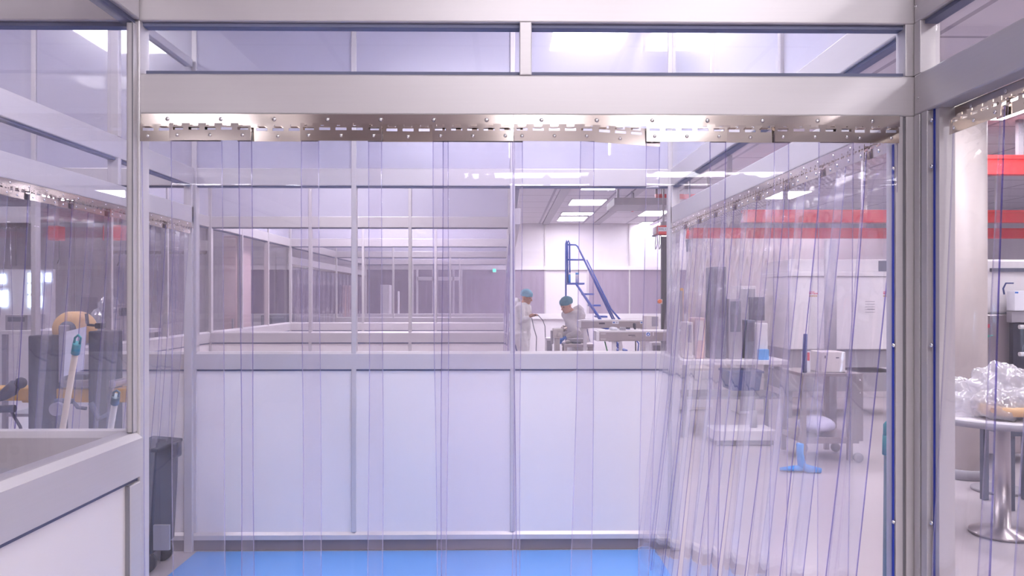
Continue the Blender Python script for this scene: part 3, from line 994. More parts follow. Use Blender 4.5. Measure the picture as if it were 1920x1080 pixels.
# things in the depth on the left
def bench(name, label, px0, px1, py, y, depth, m, legs=True, thick=0.04, group=None, leg_m=None, shelf=None):
    a, c = P(px0, py, y), P(px1, py, y)
    t = thing(name, label, 'bench' if 'bench' in name else 'table', ((a.x + c.x) / 2, y + depth / 2, 0), group)
    b = MB(); b.box(a.x, c.x, y, y + depth, a.z - thick, a.z); b.build('top', m, t, bevel=0.005)
    if legs:
        for lx in (a.x + 0.03, c.x - 0.03):
            for ly in (y + 0.04, y + depth - 0.04):
                b = MB(); b.box(lx - 0.022, lx + 0.022, ly - 0.022, ly + 0.022, 0, a.z - thick); b.build('leg', leg_m or m, t)
    if shelf:
        b = MB(); b.box(a.x + 0.03, c.x - 0.03, y + 0.03, y + depth - 0.03, shelf, shelf + 0.03); b.build('shelf', leg_m or m, t)
    return t, a, c


bench('work_bench', 'long white bench far behind the tan tape roll', 0, 250, 620, 8.6, 0.7, M['white'], leg_m=M['grey'], shelf=0.3)
bz = PZ(620, 8.6)
for i, (px0, px1, py, m, l, cat) in enumerate(((4, 46, 590, 'grey', 'low grey instrument box at the far end of the distant bench', 'box'), (98, 140, 600, 'white', 'white box on the distant bench behind the tape roll', 'box'), (214, 240, 570, 'offwhite', 'tall off-white box on the distant bench near the window post', 'box'))):
    a, c = P(px0, py, 8.7), P(px1, py, 8.7)
    b = MB(); b.box(a.x, c.x, 8.75, 9.1, bz, a.z)
    tt = b.build('instrument_box', M[m], bevel=0.01); tag(tt, l, cat)
    b = MB(); b.box(a.x + 0.03, c.x - 0.03, 8.745, 8.75, bz + (a.z - bz) * 0.55, bz + (a.z - bz) * 0.85); b.build('front_panel', M['slate'], tt)
cp = P(178, 606, 8.7)
b = MB(); b.ball((cp.x, 8.95, bz + 0.12), 0.16, 0.14, 0.13, 16, 8, 0.12); b.ball((cp.x + 0.05, 8.9, bz + 0.27), 0.10, 0.1, 0.10, 12, 7, 0.15)
tag(b.build('wrapped_parts', M['wrap'], recalc=True), 'sparkling clear plastic wrapped parts on the distant bench by the dark column', 'wrapped parts')
for i, (px, y, l) in enumerate(((218, 13.0, 'red electric hoist hanging high behind the yellow machine near the window post'), (106, 14.0, 'small red electric hoist hanging high above the tan tape roll'))):
    q = P(px, 437, y)
    t = thing('electric_hoist', l, 'hoist', (q.x, y, q.z - 0.16))
    b = MB(); b.box(q.x - (0.16, 0.09)[i], q.x + (0.16, 0.09)[i], y - 0.12, y + 0.12, q.z - 0.13, q.z + 0.12); b.build('body', M['red'], t, bevel=0.02)
    b = MB(); b.box(q.x - 0.03, q.x + 0.03, y - 0.03, y + 0.03, q.z + 0.12, ZC); b.build('hanger', M['grey'], t)
    b = MB(); b.tube([(q.x + 0.05, y, q.z - 0.13), (q.x + 0.05, y, q.z - 0.45), (q.x + 0.02, y, q.z - 0.52)], 0.012, 8); b.build('hook', M['dark'], t)
# low cabinet, pink board, beige door frame, pale cupboard
def cabinet(name, label, px0, px1, pyt, y, depth, m, m2=None, zb=0.0, cat='cabinet', doors=1):
    a, c = P(px0, pyt, y), P(px1, pyt, y)
    t = thing(name, label, cat, ((a.x + c.x) / 2, y + depth / 2, zb))
    b = MB(); b.box(a.x, c.x, y, y + depth, zb, a.z); b.build('body', M[m], t, bevel=0.012)
    wdt = (c.x - a.x) / doors
    for k in range(doors):
        b = MB(); b.box(a.x + k * wdt + 0.015, a.x + (k + 1) * wdt - 0.015, y - 0.012, y, zb + 0.04, a.z - 0.04)
        dd = b.build('door', M[m2 or m], t, bevel=0.004)
        b = MB(); hx = a.x + (k + 1) * wdt - 0.05; hz = zb + (a.z - zb) * 0.55; b.box(hx - 0.01, hx + 0.01, y - 0.035, y - 0.012, hz - 0.06, hz + 0.06); b.build('handle', M['grey'], dd)
    return t, a, c


cabinet('low_cabinet', 'low dark grey cabinet behind the glazed left wall', 489, 534, 590, 12.0, 0.5, 'slate', doors=2)
cabinet('tall_cabinet', 'tall pinkish cabinet with bright edge behind the glazed left wall', 418, 446, 441, 9.4, 0.5, 'pink')
cabinet('tall_cabinet', 'tall dusky pink cabinet against the distant dark windows left', 642, 655, 535, 18.0, 0.4, 'pink')
cabinet('tall_cabinet', 'tall pale lilac cabinet against the distant dark windows', 713, 730, 534, 18.0, 0.4, 'white')
for i, (px, w2, l) in enumerate(((747, 4, 'thicker white standing pole before the distant dark windows'), (774, 2.5, 'thinner white standing pole before the distant dark windows'))):
    q = P(px, (546, 548)[i], 17.6); r = w2 / 2 * 17.6 / F_PX
    b = MB(); b.cyl((q.x, 17.6, 0.02), (q.x, 17.6, q.z), r, 12); b.lathe([(r * 4, 0), (r * 4, 0.02)], q.x, 17.6, 16)
    tag(b.build('standing_pole', M['white']), l, 'pole')
# portal frame before the dark windows
t = thing('portal_frame', 'distant white door portal standing before the dark far windows', 'door frame', (PX(820, 18.4), 18.4, 0))
for px in (782, 812, 850, 865):
    q = PX(px, 18.4); b = MB(); b.box(q - 0.02, q + 0.02, 18.4, 18.46, 0, PZ(506, 18.4)); b.build('upright', M['white'], t)
b = MB(); b.box(PX(782, 18.4), PX(865, 18.4), 18.40, 18.45, PZ(526, 18.4), PZ(519, 18.4)); b.build('lintel', M['white'], t)

# ------------------------------------------------------------------ workers
def loft_limb(b, pts, rad, seg=12, flat=1.0):
    """tapered limb with rounded ends"""
    pts = [Vector(p) for p in pts]
    d0 = (pts[0] - pts[1]).normalized(); d1 = (pts[-1] - pts[-2]).normalized()
    P2 = [pts[0] + d0 * rad[0] * 0.75] + pts + [pts[-1] + d1 * rad[-1] * 0.75]
    R2 = [rad[0] * 0.5] + list(rad) + [rad[-1] * 0.5]
    b.tube(P2, R2, seg, True, flat)


def oval_torso(b, secs, seg=18):
    """secs: (centre, half width along side, half depth along fwd, side vec, fwd vec)"""
    rings = []
    for (c, a, d, s, f) in secs:
        c = Vector(c)
        rings.append([c + s * a * math.cos(2 * PI * k / seg) + f * d * math.sin(2 * PI * k / seg) for k in range(seg)])
    b.ring_loft(rings)


def remesh(o, vox, smooth=3):
    r = o.modifiers.new('remesh', 'REMESH'); r.mode = 'VOXEL'; r.voxel_size = vox; r.use_smooth_shade = True
    s = o.modifiers.new('smooth', 'SMOOTH'); s.iterations = smooth; s.factor = 0.5


def person(label, base, fwd, shoulders, hips, head, head_f, hands, elbows, knees, skin, net_m, glove=False):
    """all joints in world space; fwd is where the chest faces, head_f where the face points"""
    f = Vector(fwd).normalized(); side = Vector((f.y, -f.x, 0))          # side: to the person's right
    hips, shoulders, head = Vector(hips), Vector(shoulders), Vector(head)
    hf = Vector(head_f).normalized()
    hs = side.copy(); hu = hs.cross(hf).normalized()
    if hu.z < 0: hu = -hu
    t = thing('person', label, 'person', base)
    sh = [shoulders + side * s * 0.185 for s in (1, -1)]
    hp = [hips + side * s * 0.10 for s in (1, -1)]
    ank = [Vector((base[0], base[1], 0.09)) + side * s * 0.12 + f * (0.04 if s > 0 else -0.05) for s in (1, -1)]
    # --- body: one continuous skin
    b = MB()
    oval_torso(b, [(hips - Vector((0, 0, 0.06)), 0.13, 0.09, side, f), (hips + (shoulders - hips) * 0.3, 0.14, 0.095, side, f), (hips + (shoulders - hips) * 0.75, 0.165, 0.11, side, f), (shoulders + Vector((0, 0, 0.02)), 0.13, 0.08, side, f), (shoulders + Vector((0, 0, 0.05)), 0.06, 0.05, side, f)])
    neck0 = shoulders + Vector((0, 0, 0.02))
    loft_limb(b, [neck0, head - hu * 0.07 - hf * 0.02], [0.055, 0.052])
    b2 = [head + hu * z + hf * y for (z, y) in ((-0.115, 0.045), (-0.085, 0.03), (-0.03, 0.012), (0.03, 0.0), (0.08, -0.005), (0.115, -0.01))]
    oval_torso(b, [(b2[0], 0.028, 0.032, hs, hf), (b2[1], 0.052, 0.066, hs, hf), (b2[2], 0.069, 0.088, hs, hf), (b2[3], 0.075, 0.097, hs, hf), (b2[4], 0.062, 0.08, hs, hf), (b2[5], 0.03, 0.04, hs, hf)])
    # nose, brow, lips, ears
    loft_limb(b, [head + hf * 0.092 + hu * 0.015, head + hf * 0.118 - hu * 0.028], [0.008, 0.014], 8)
    loft_limb(b, [head + hf * 0.088 + hu * 0.028 - hs * 0.04, head + hf * 0.094 + hu * 0.028, head + hf * 0.088 + hu * 0.028 + hs * 0.04], [0.010, 0.012, 0.010], 8)
    loft_limb(b, [head + hf * 0.084 - hu * 0.062 - hs * 0.022, head + hf * 0.094 - hu * 0.062, head + hf * 0.084 - hu * 0.062 + hs * 0.022], [0.008, 0.010, 0.008], 8)
    for s in (1, -1):
        loft_limb(b, [head + hs * s * 0.076 - hf * 0.01 + hu * 0.02, head + hs * s * 0.080 - hf * 0.012 - hu * 0.03], [0.014, 0.010], 8)
    for i in (0, 1):
        loft_limb(b, [sh[i], elbows[i], hands[i]], [0.05, 0.040, 0.027])
        loft_limb(b, [hp[i], knees[i], ank[i]], [0.08, 0.055, 0.04])
        loft_limb(b, [ank[i], ank[i] + f * 0.12 - Vector((0, 0, 0.05))], [0.04, 0.035])
        if not glove:
            hand(b, Vector(hands[i]), (Vector(hands[i]) - Vector(elbows[i])).normalized(), side * (-1 if i == 0 else 1))
    body = b.build('body', skin, t); remesh(body, 0.0085, 2)
    if glove:
        for i in (0, 1):
            b = MB()
            ax = (Vector(hands[i]) - Vector(elbows[i])).normalized()
            hand(b, Vector(hands[i]), ax, side * (-1 if i == 0 else 1), 1.12)
            loft_limb(b, [Vector(hands[i]) - ax * 0.07, Vector(hands[i])], [0.036, 0.032])
            g = b.build('glove', M['blue_glove'], t); remesh(g, 0.008, 2)
    # eyes
    for s in (1, -1):
        b = MB(); b.ball(head + hf * 0.086 + hs * s * 0.03 + hu * 0.008, 0.011, 0.011, 0.009, 10, 6); b.build('eye', M['ink'], t)
    # --- coverall
    b = MB()
    oval_torso(b, [(hips - Vector((0, 0, 0.10)), 0.175, 0.135, side, f), (hips + (shoulders - hips) * 0.15, 0.19, 0.145, side, f), (hips + (shoulders - hips) * 0.45, 0.185, 0.14, side, f), (hips + (shoulders - hips) * 0.8, 0.205, 0.15, side, f), (shoulders + Vector((0, 0, 0.02)), 0.19, 0.125, side, f), (shoulders + Vector((0, 0, 0.07)), 0.085, 0.08, side, f)])
    for i in (0, 1):
        e, h = Vector(elbows[i]), Vector(hands[i])
        loft_limb(b, [sh[i], (sh[i] + e) / 2, e, (e + h) / 2, e + (h - e) * 0.86], [0.088, 0.078, 0.070, 0.062, 0.045])
        k = Vector(knees[i])
        loft_limb(b, [hp[i], (hp[i] + k) / 2, k, (k + ank[i]) / 2, ank[i] + Vector((0, 0, 0.0))], [0.125, 0.112, 0.092, 0.088, 0.075])
    # hood folded down behind the neck
    hb = shoulders + Vector((0, 0, 0.07)) - f * 0.09
    loft_limb(b, [hb + side * 0.11 - Vector((0, 0, .01)), hb - f * 0.045 + Vector((0, 0, .035)), hb - side * 0.11 - Vector((0, 0, .01))], [0.045, 0.062, 0.045])
    cv = b.build('coverall', M['coverall'], t); remesh(cv, 0.014, 3)
    dsp = cv.modifiers.new('wrinkle', 'DISPLACE')
    tx = bpy.data.textures.get('wrinkle') or bpy.data.textures.new('wrinkle', 'CLOUDS'); tx.noise_scale = 0.10
    dsp.texture = tx; dsp.strength = 0.022; dsp.mid_level = 0.5
    # navy back panel of the coverall
    b = MB()
    secs = []
    for q in (0.02, 0.35, 0.7, 0.95):
        c = hips + (shoulders - hips) * q - f * (0.128 + 0.012 * math.sin(q * 3))
        secs.append((c, 0.12, 0.030, side, f))
    oval_torso(b, secs, 14)
    for i in (0, 1):
        k = Vector(knees[i])
        loft_limb(b, [hp[i] - f * 0.078, (hp[i] + k) / 2 - f * 0.072, k - f * 0.052, (k + ank[i]) / 2 - f * 0.05, ank[i] - f * 0.03], [0.07, 0.062, 0.055, 0.052, 0.05], 10)
    bp_ = b.build('back_panel', M['navy'], t); remesh(bp_, 0.014, 3)
    for i in (0, 1):
        b = MB(); loft_limb(b, [ank[i] - Vector((0, 0, 0.045)) - f * 0.03, ank[i] + f * 0.06 - Vector((0, 0, 0.05)), ank[i] + f * 0.15 - Vector((0, 0, 0.056))], [0.045, 0.042, 0.034], 12)
        sh_ = b.build('shoe', M['white'], t)
    # hairnet
    b = MB()
    hc = [head + hu * z - hf * 0.012 for z in (0.015, 0.035, 0.07, 0.105, 0.14, 0.155)]
    oval_torso(b, [(hc[0] - hf * 0.01, 0.080, 0.100, hs, hf), (hc[1], 0.093, 0.116, hs, hf), (hc[2], 0.100, 0.122, hs, hf), (hc[3], 0.090, 0.108, hs, hf), (hc[4], 0.055, 0.065, hs, hf), (hc[5], 0.02, 0.02, hs, hf)], 20)
    b.build('hairnet', net_m, t)
    return t


def hand(b, wrist, ax, thumb_dir, s=1.0):
    """palm, four bent fingers and a thumb, grown from the wrist along ax"""
    td = (thumb_dir - ax * thumb_dir.dot(ax)).normalized()
    dn = ax.cross(td).normalized()
    if dn.z > 0: dn = -dn
    for k, off in enumerate((-0.028, -0.009, 0.010, 0.028)):
        root = wrist + ax * 0.085 * s + td * off * s
        loft_limb(b, [wrist + ax * 0.01 + td * off * 0.5, wrist + ax * 0.05 * s + td * off * 0.9 * s, root], [0.015 * s, 0.016 * s, 0.012 * s], 8)
        L = (0.058, 0.072, 0.076, 0.066)[k] * s
        loft_limb(b, [root, root + ax * L * 0.5 + dn * 0.010, root + ax * L * 0.75 + dn * 0.034, root + ax * L * 0.68 + dn * 0.052], [0.0095 * s, 0.009 * s, 0.0085 * s, 0.0075 * s], 8)
    loft_limb(b, [wrist + ax * 0.025 + td * 0.02, wrist + ax * 0.05 + td * 0.045 + dn * 0.012, wrist + ax * 0.085 + td * 0.048 + dn * 0.028], [0.014 * s, 0.011 * s, 0.009 * s], 8)


Y1 = 14.4
bx = P(979, 700, Y1).x
hd = P(987, 557, Y1)
h1 = P(1000, 591, Y1)
person('person standing in white coverall and pale blue hairnet holding a small cabled controller', (bx, Y1, 0), (0.93, -0.36, 0),
       (bx + 0.02, Y1, 1.40), (bx, Y1, 0.92), (hd.x, Y1 - 0.02, 1.555), (0.86, -0.46, -0.24),
       [(h1.x - 0.075, Y1 - 0.26, 1.215), (h1.x - 0.06, Y1 - 0.02, 1.225)],
       [(bx - 0.02, Y1 - 0.24, 1.13), (bx + 0.08, Y1 + 0.20, 1.13)],
       [(bx + 0.03, Y1 - 0.13, 0.49), (bx + 0.02, Y1 + 0.10, 0.49)], M['skin'], M['hairnet'])
q = P(1003, 591, Y1)
t = thing('hand_controller', 'small black controller with hanging cable in the standing worker\'s hands', 'controller', (q.x, Y1 - 0.16, q.z))
b = MB(); b.box(q.x - 0.035, q.x + 0.055, Y1 - 0.20, Y1 - 0.12, q.z - 0.012, q.z + 0.012); b.build('housing', M['black'], t, bevel=0.006)
b = MB(); b.tube([P(997, 596, Y1 - 0.16), P(1001, 615, Y1 - 0.16), P(1006, 632, Y1 - .16), P(1005, 662, Y1 - .16), P(1003, 690, Y1 - .16), P(1012, 708, Y1 - .16), P(1022, 690, Y1 - .16), P(1023, 660, Y1 - .16), P(1022, 612, Y1 - .16), P(1018, 601, Y1 - .16), P(1010, 592, Y1 - .16), P(1005, 590, Y1 - .16)], 0.008, 6); b.build('cable', M['slate'], t)

Y2 = 13.4
bx = P(1079, 700, Y2).x
hd = P(1061, 573, Y2)
person('person bending over a steel table in white coverall, teal hairnet and blue gloves', (bx + 0.03, Y2, 0), (-0.80, -0.60, 0),
       (bx - 0.04, Y2 - 0.06, 1.28), (bx + 0.06, Y2 + 0.02, 0.84), (hd.x, Y2 - 0.16, 1.425), (-0.76, -0.52, -0.36),
       [P(1055, 634, Y2 - 0.34) + Vector((0.05, 0, 0.01)), P(1048, 632, Y2 - 0.05) + Vector((0.04, 0, 0))],
       [(bx + 0.0, Y2 - 0.36, 0.98), (bx - 0.16, Y2 + 0.14, 1.0)],
       [(bx - 0.06, Y2 - 0.1, 0.46), (bx - 0.02, Y2 + 0.1, 0.46)], M['skin2'], M['hairnet2'], glove=True)

# steel table of the bending worker
YS = 12.55
t, a, c = bench('steel_table', 'small steel work table under the bending worker', 1057, 1114, 645, YS, 0.5, M['steel2'], thick=0.05, shelf=0.25)
zt_ = a.z
b = MB(); b.box(P(1074, 640, YS).x, P(1090, 640, YS).x, YS + 0.04, YS + 0.2, zt_, zt_ + 0.03)
tag(b.build('dark_tool', M['slate'], bevel=0.006), 'dark flat tool lying on the steel table by the bending worker', 'tool')
b = MB(); b.box(P(1066, 640, YS).x, P(1098, 640, YS).x, YS + 0.22, YS + 0.44, zt_, zt_ + 0.07)
tag(b.build('white_tray', M['white'], bevel=0.01), 'white tray on the steel table in front of the bending worker', 'tray')
b = MB(); q = P(1065, 640, YS); b.ball((q.x, YS + 0.1, zt_ + 0.03), 0.04, 0.04, 0.03, 10, 6); tag(b.build('small_jar', M['offwhite']), 'little off-white pot at the left corner of the steel table', 'pot')
# machine the worker handles
t = thing('sealing_machine', 'small off-white machine with foil part beside the bending worker', 'machine', (P(1042, 640, 12.72).x, 12.9, 0))
b = MB(); pbox(b, 1037, 1056, 616, 634, 12.72, 0.25); b.build('head', M['offwhite'], t, bevel=0.015)
b = MB(); p0, p1 = P(1040, 634, 12.77), P(1050, 634, 12.77); b.box(p0.x, p1.x, 12.77, 12.92, 0.03, p0.z); b.build('column', M['offwhite'], t, bevel=0.01)
b = MB(); b.box(p0.x - 0.1, p1.x + 0.1, 12.67, 13.02, 0, 0.03); b.build('base', M['grey'], t)
b = MB(); pbox(b, 1033, 1038, 620, 645, 12.74, 0.15); b.build('side_cover', M['grey'], t, bevel=0.01)
q = P(1058, 616, 12.77); b = MB(); b.ball((q.x, 12.82, q.z), 0.055, 0.05, 0.05, 12, 8, 0.1); b.build('foil_part', M['steel'], t)
q = P(1048, 627, 12.72); b = MB(); b.ball((q.x, 12.70, q.z), 0.035, 0.03, 0.035, 12, 8); b.build('knob', M['cream'], t)
t, a, c = cabinet('vented_cabinet', 'low white cabinet with grey vent beside the off-white machine', 1024, 1036, 634, 13.6, 0.4, 'white', 'grey')

# ------------------------------------------------------------------ blue stair ladder
YL = 16.0
t = thing('platform_ladder', 'tall blue rolling platform ladder behind the bending worker', 'ladder', (PX(1110, YL), YL + 0.3, 0))


def lp(px, py, dy=0.0): return P(px, py, YL + dy)


zpl = lp(1075, 530).z
for dy in (0.0, 0.55):
    b = MB()
    xo = 4 if dy else 0
    b.tube([(lp(1061 + xo, 0).x, YL + dy, 0.0), (lp(1061 + xo, 0).x, YL + dy, lp(0, 456).z), lp(1062.5 + xo, 451, dy), lp(1064 + xo, 456, dy), lp(1064.5 + xo, 530, dy)], 0.017, 8)
    b.build('back_post', M['blue'], t)
    b = MB(); b.tube([lp(1064, 459, dy), lp(1079, 459, dy), lp(1083, 462, dy), lp(1152 + xo, 606, dy)], 0.016, 8); b.build('handrail', M['blue'], t)
    b = MB(); b.tube([lp(1064, 487, dy), lp(1097, 487, dy)], 0.018, 8); b.build('mid_rail', M['blue'], t)
    foot = Vector((lp(1096, 532).x + (zpl - 0.08) * 0.60, YL + dy, 0.06))
    top = lp(1080, 532, dy)
    b = MB(); b.tube([top, foot], 0.022, 8); b.build('stringer', M['blue'], t)
    b = MB(); b.tube([lp(1100, 487, dy), lp(1146, 580, dy), Vector((foot.x + 0.1, YL + dy, 0.62)), Vector((foot.x + 0.05, YL + dy, 0.1))], 0.014, 8); b.build('lower_handrail', M['blue'], t)
    for fx_ in (lp(1062, 0).x, foot.x):
        b = MB(); b.lathe([(0.02, YL + dy - 0.02), (0.05, YL + dy - 0.02), (0.05, YL + dy + 0.02), (0.02, YL + dy + 0.02)], fx_, 0, 14, axis='y', cz=0.05); b.build('caster', M['black'], t)
b = MB(); b.box(lp(1064, 0).x, lp(1096, 0).x, YL, YL + 0.55, zpl - 0.035, zpl); b.build('platform', M['blue'], t)
top = lp(1096, 532)
for k in range(1, 8):
    q = k / 8.0
    x = top.x - 0.14 + (zpl - 0.08) * 0.60 * q
    b = MB(); b.box(x - 0.01, x + 0.20, YL + 0.03, YL + 0.52, zpl - (zpl - 0.06) * q - 0.02, zpl - (zpl - 0.06) * q + 0.015); b.build('tread', M['blue'], t)
b = MB(); b.box(lp(1062, 0).x, foot.x, YL + 0.02, YL + 0.05, 0.12, 0.16); b.box(lp(1062, 0).x, foot.x, YL + 0.50, YL + 0.53, 0.12, 0.16); b.build('base_frame', M['blue'], t)
for (px0, px1, m2, l) in ((1065.5, 1072, 'box_blue', 'white canister with blue band at the post end of the ladder platform'), (1081, 1088, 'white', 'plain white canister on the open side of the ladder platform')):
    r = (PX(px1, YL) - PX(px0, YL)) / 2; x = (PX(px1, YL) + PX(px0, YL)) / 2
    h = lp(0, 510).z
    t2 = thing('canister', l, 'canister', (x, YL + 0.25, zpl))
    b = MB(); b.lathe([(r, zpl), (r, zpl + 0.13), (r * .95, h - 0.03)], x, YL + 0.25, 16); b.build('body', M[m2], t2)
    b = MB(); b.lathe([(r * .98, h - 0.04), (r * .98, h)], x, YL + 0.25, 16); b.build('cap', M['white'] if m2 != 'white' else M['box_blue'], t2)

# ------------------------------------------------------------------ conveyor machines in the middle
def conveyor(label, px0, px1, pyt, pyb, y, legs, marks):
    a, c = P(px0, pyt, y), P(px1, pyb, y)
    t = thing('conveyor', label, 'conveyor', ((a.x + c.x) / 2, y, 0))
    b = MB(); b.box(a.x, c.x, y, y + 0.35, c.z, a.z - 0.01); b.build('side_beam', M['steel2'], t, bevel=0.006)
    b = MB(); b.box(a.x, c.x, y - 0.01, y + 0.36, a.z - 0.012, a.z + 0.008); b.build('belt', M['white'], t)
    b = MB(); b.box(a.x - 0.045, a.x, y - 0.005, y + 0.35, c.z, a.z); b.build('end_cap', M['white'], t, bevel=0.006)
    for px in legs:
        q = PX(px, y); b = MB(); b.box(q - 0.025, q + 0.025, y + 0.05, y + 0.11, 0.0, c.z); b.box(q - 0.07, q + 0.07, y + 0.04, y + 0.12, c.z - 0.012, c.z); b.build('leg', M['white'], t)
    return t, a, c


YC1, YC2 = 10.6, 12.2
t, a, c = conveyor('steel conveyor beam with a blue round label, standing nearer to the window rail', 1124, 1300, 621, 639.5, YC1, (1153, 1215, 1290), 0)
b = MB(); b.box(PX(1211, YC1), PX(1219, YC1), YC1 - 0.004, YC1 - 0.001, PZ(630.5, YC1), PZ(622.5, YC1)); lb = b.build('label_plate', M['paper'], t)
q = P(1215.2, 626.6, YC1)
b = MB(); b.lathe([(0.0235, YC1 - 0.006), (0.0235, YC1 - 0.004)], q.x, 0, 24, axis='y', cz=q.z); b.build('round_mark', M['ink_blue'], lb)
b = MB()
b.prism([(q.x - 0.008, q.z - 0.012), (q.x + 0.010, q.z - 0.012), (q.x + 0.010, q.z), (q.x + 0.004, q.z + 0.013), (q.x - 0.001, q.z + 0.012), (q.x - 0.001, q.z + 0.001), (q.x - 0.010, q.z - 0.002)], YC1 - 0.0075, YC1 - 0.006)
b.build('hand_mark', M['paper'], lb)
for (px0, px1, py0, py1) in ((1178, 1191, 628.0, 629.3), (1184, 1192, 631.2, 631.8)):
    b = MB(); b.box(PX(px0, YC1), PX(px1, YC1), YC1 - 0.002, YC1 + 0.001, PZ(py1, YC1), PZ(py0, YC1)); b.build('printed_line', M['ink'], t)
for (px0, px1, py) in ((1126, 1136, 626), (1126, 1136, 636)):
    b = MB(); b.box(PX(px0, YC1), PX(px1, YC1), YC1 - 0.002, YC1 + 0.001, PZ(py + .5, YC1), PZ(py - .4, YC1)); b.build('pale_line', M['white'], t)
b = MB(); b.box(PX(1208, YC1) - 0.004, PX(1208, YC1) + 0.004, YC1 - 0.003, YC1 + 0.001, c.z, a.z - 0.012); b.build('joint', M['grey'], t)
b = MB(); b.box(PX(1225, YC1) - 0.006, PX(1225, YC1) + 0.006, YC1 - 0.003, YC1 + 0.001, PZ(630, YC1), PZ(623, YC1)); b.build('white_tag', M['white'], t)
t, a2, c2 = conveyor('steel conveyor beam with blue and white stickers, standing further back', 1090, 1211, 601, 615, YC2, (1098, 1165, 1205), 0)
b = MB(); b.box(PX(1123, YC2), PX(1134, YC2), YC2 - 0.003, YC2 + 0.001, PZ(608, YC2), PZ(605, YC2)); b.build('name_plate', M['ink'], t)
for (px0, px1) in ((1148, 1160), (1200, 1207)):
    b = MB(); b.box(PX(px0, YC2), PX(px1, YC2), YC2 - 0.003, YC2 - 0.001, PZ(607.5, YC2), PZ(602, YC2)); lb = b.build('sticker', M['paper'], t)
    x = PX(px0 + 3, YC2); z = PZ(604.7, YC2)
    b = MB(); b.prism([(x - 0.02, z), (x, z + 0.013), (x + 0.02, z), (x, z - 0.013)], YC2 - 0.005, YC2 - 0.003); b.build('blue_mark', M['ink_blue'], lb)
    if px1 - px0 > 8:
        b = MB(); b.box(x + 0.035, x + 0.05, YC2 - 0.005, YC2 - 0.003, z - 0.004, z + 0.006); b.build('dark_mark', M['ink'], lb)
za = a.z + 0.006
q = P(1152, 617, YC1)
b = MB(); b.ball((q.x, YC1 + 0.16, za + 0.022), 0.05, 0.045, 0.024, 16, 8, 0.06); b.ball((q.x + 0.03, YC1 + 0.15, za + 0.02), 0.035, 0.035, 0.022, 12, 7, 0.06)
tag(b.build('white_cloth', M['paper']), 'white crumpled cloth lying on the nearer conveyor', 'cloth')
t = thing('gear_motor', 'dark grey motor on the nearer conveyor right of the white cloth', 'motor', (PX(1172, YC1), YC1 + 0.1, za))
b = MB(); b.box(PX(1165, YC1), PX(1175, YC1), YC1 + 0.06, YC1 + 0.18, za, za + 0.042); b.build('housing', M['grey'], t, bevel=0.005)
b = MB(); b.cyl((PX(1175, YC1), YC1 + 0.12, za + 0.03), (PX(1184, YC1), YC1 + 0.12, za + 0.03), 0.011, 10); b.build('shaft', M['dark'], t)
t = thing('crank_lever', 'black paddle lever rising between the two conveyors', 'lever', (PX(1190, 10.9 + .3), 11.25, 0))
b = MB(); b.tube([P(1190, 606, 11.2), P(1189.5, 608, 11.2), P(1190, 614, 11.2), P(1191.5, 620, 11.2), P(1192, 660, 11.2)], [0.018, 0.022, 0.020, 0.009, 0.009], 10); b.build('paddle', M['dark'], t)
b = MB(); q = PX(1192, 11.2); b.cyl((q, 11.2, 0), (q, 11.2, PZ(660, 11.2)), 0.014, 10); b.build('stand', M['dark'], t)
b = MB(); b.tube([P(1134, 640, 10.9), P(1137, 652, 10.9), P(1141, 668, 10.9), (PX(1143, 10.9), 10.9, 0.02)], 0.009, 8)
tag(b.build('green_cable', M['green']), 'green cable hanging under the nearer conveyor', 'cable')
t = thing('control_cabinet', 'beige control cabinet at the right end of the conveyors', 'cabinet', (PX(1222, 11.6), 11.7, 0))
b = MB(); b.box(PX(1211, 11.6), PX(1235, 11.6), 11.6, 11.9, 0.55, PZ(592, 11.6)); b.build('body', M['offwhite'], t, bevel=0.01)
b = MB(); b.box(PX(1222, 11.6), PX(1234, 11.6), 11.59, 11.6, PZ(612, 11.6), PZ(594, 11.6)); b.build('door', M['grey'], t)
b = MB(); b.box(PX(1213, 11.6), PX(1216, 11.6), 11.65, 11.75, 0, 0.55); b.box(PX(1230, 11.6), PX(1233, 11.6), 11.65, 11.75, 0, 0.55); b.build('stand', M['grey'], t)
t, _, _ = cabinet('vented_cabinet', 'grey vented cabinet under the right end of the nearer conveyor', 1222, 1240, 642, 11.1, 0.3, 'white', 'grey')

# crane hoist, dark crane column and its red beam
YH = 12.6
q = P(1243, 433, YH)
t = thing('electric_hoist', 'red hoist marked SWL 125KG above the conveyors', 'hoist', (q.x, YH, q.z - 0.2))
x0, x1 = PX(1232, YH), PX(1272, YH)
b = MB(); b.box(x0, x1, YH, YH + 0.25, PZ(439, YH), PZ(422, YH)); b.build('body', M['red'], t, bevel=0.012)
b = MB(); b.box(x0 - 0.03, x0, YH + 0.03, YH + 0.22, PZ(438, YH), PZ(424, YH)); b.build('end_cap', M['white'], t, bevel=0.01)
b = MB(); b.box(PX(1234, YH), PX(1264, YH), YH - 0.003, YH + 0.001, PZ(433.5, YH), PZ(425.5, YH)); sg = b.build('sign_plate', M['paper'], t)
text('lettering', 'SWL 125KG', M['ink'], (PX(1248, YH), YH - 0.005, PZ(429.5, YH)), 0.043, parent=t)
b = MB(); b.box(PX(1242, YH), PX(1252, YH), YH + 0.05, YH + 0.2, PZ(422, YH), PZ(414, YH)); b.build('trolley', M['grey'], t, bevel=0.008)
b = MB(); b.box(PX(1245, YH), PX(1248, YH), YH + 0.1, YH + 0.14, PZ(414, YH), ZC); b.build('hanger', M['grey'], t)
b = MB()
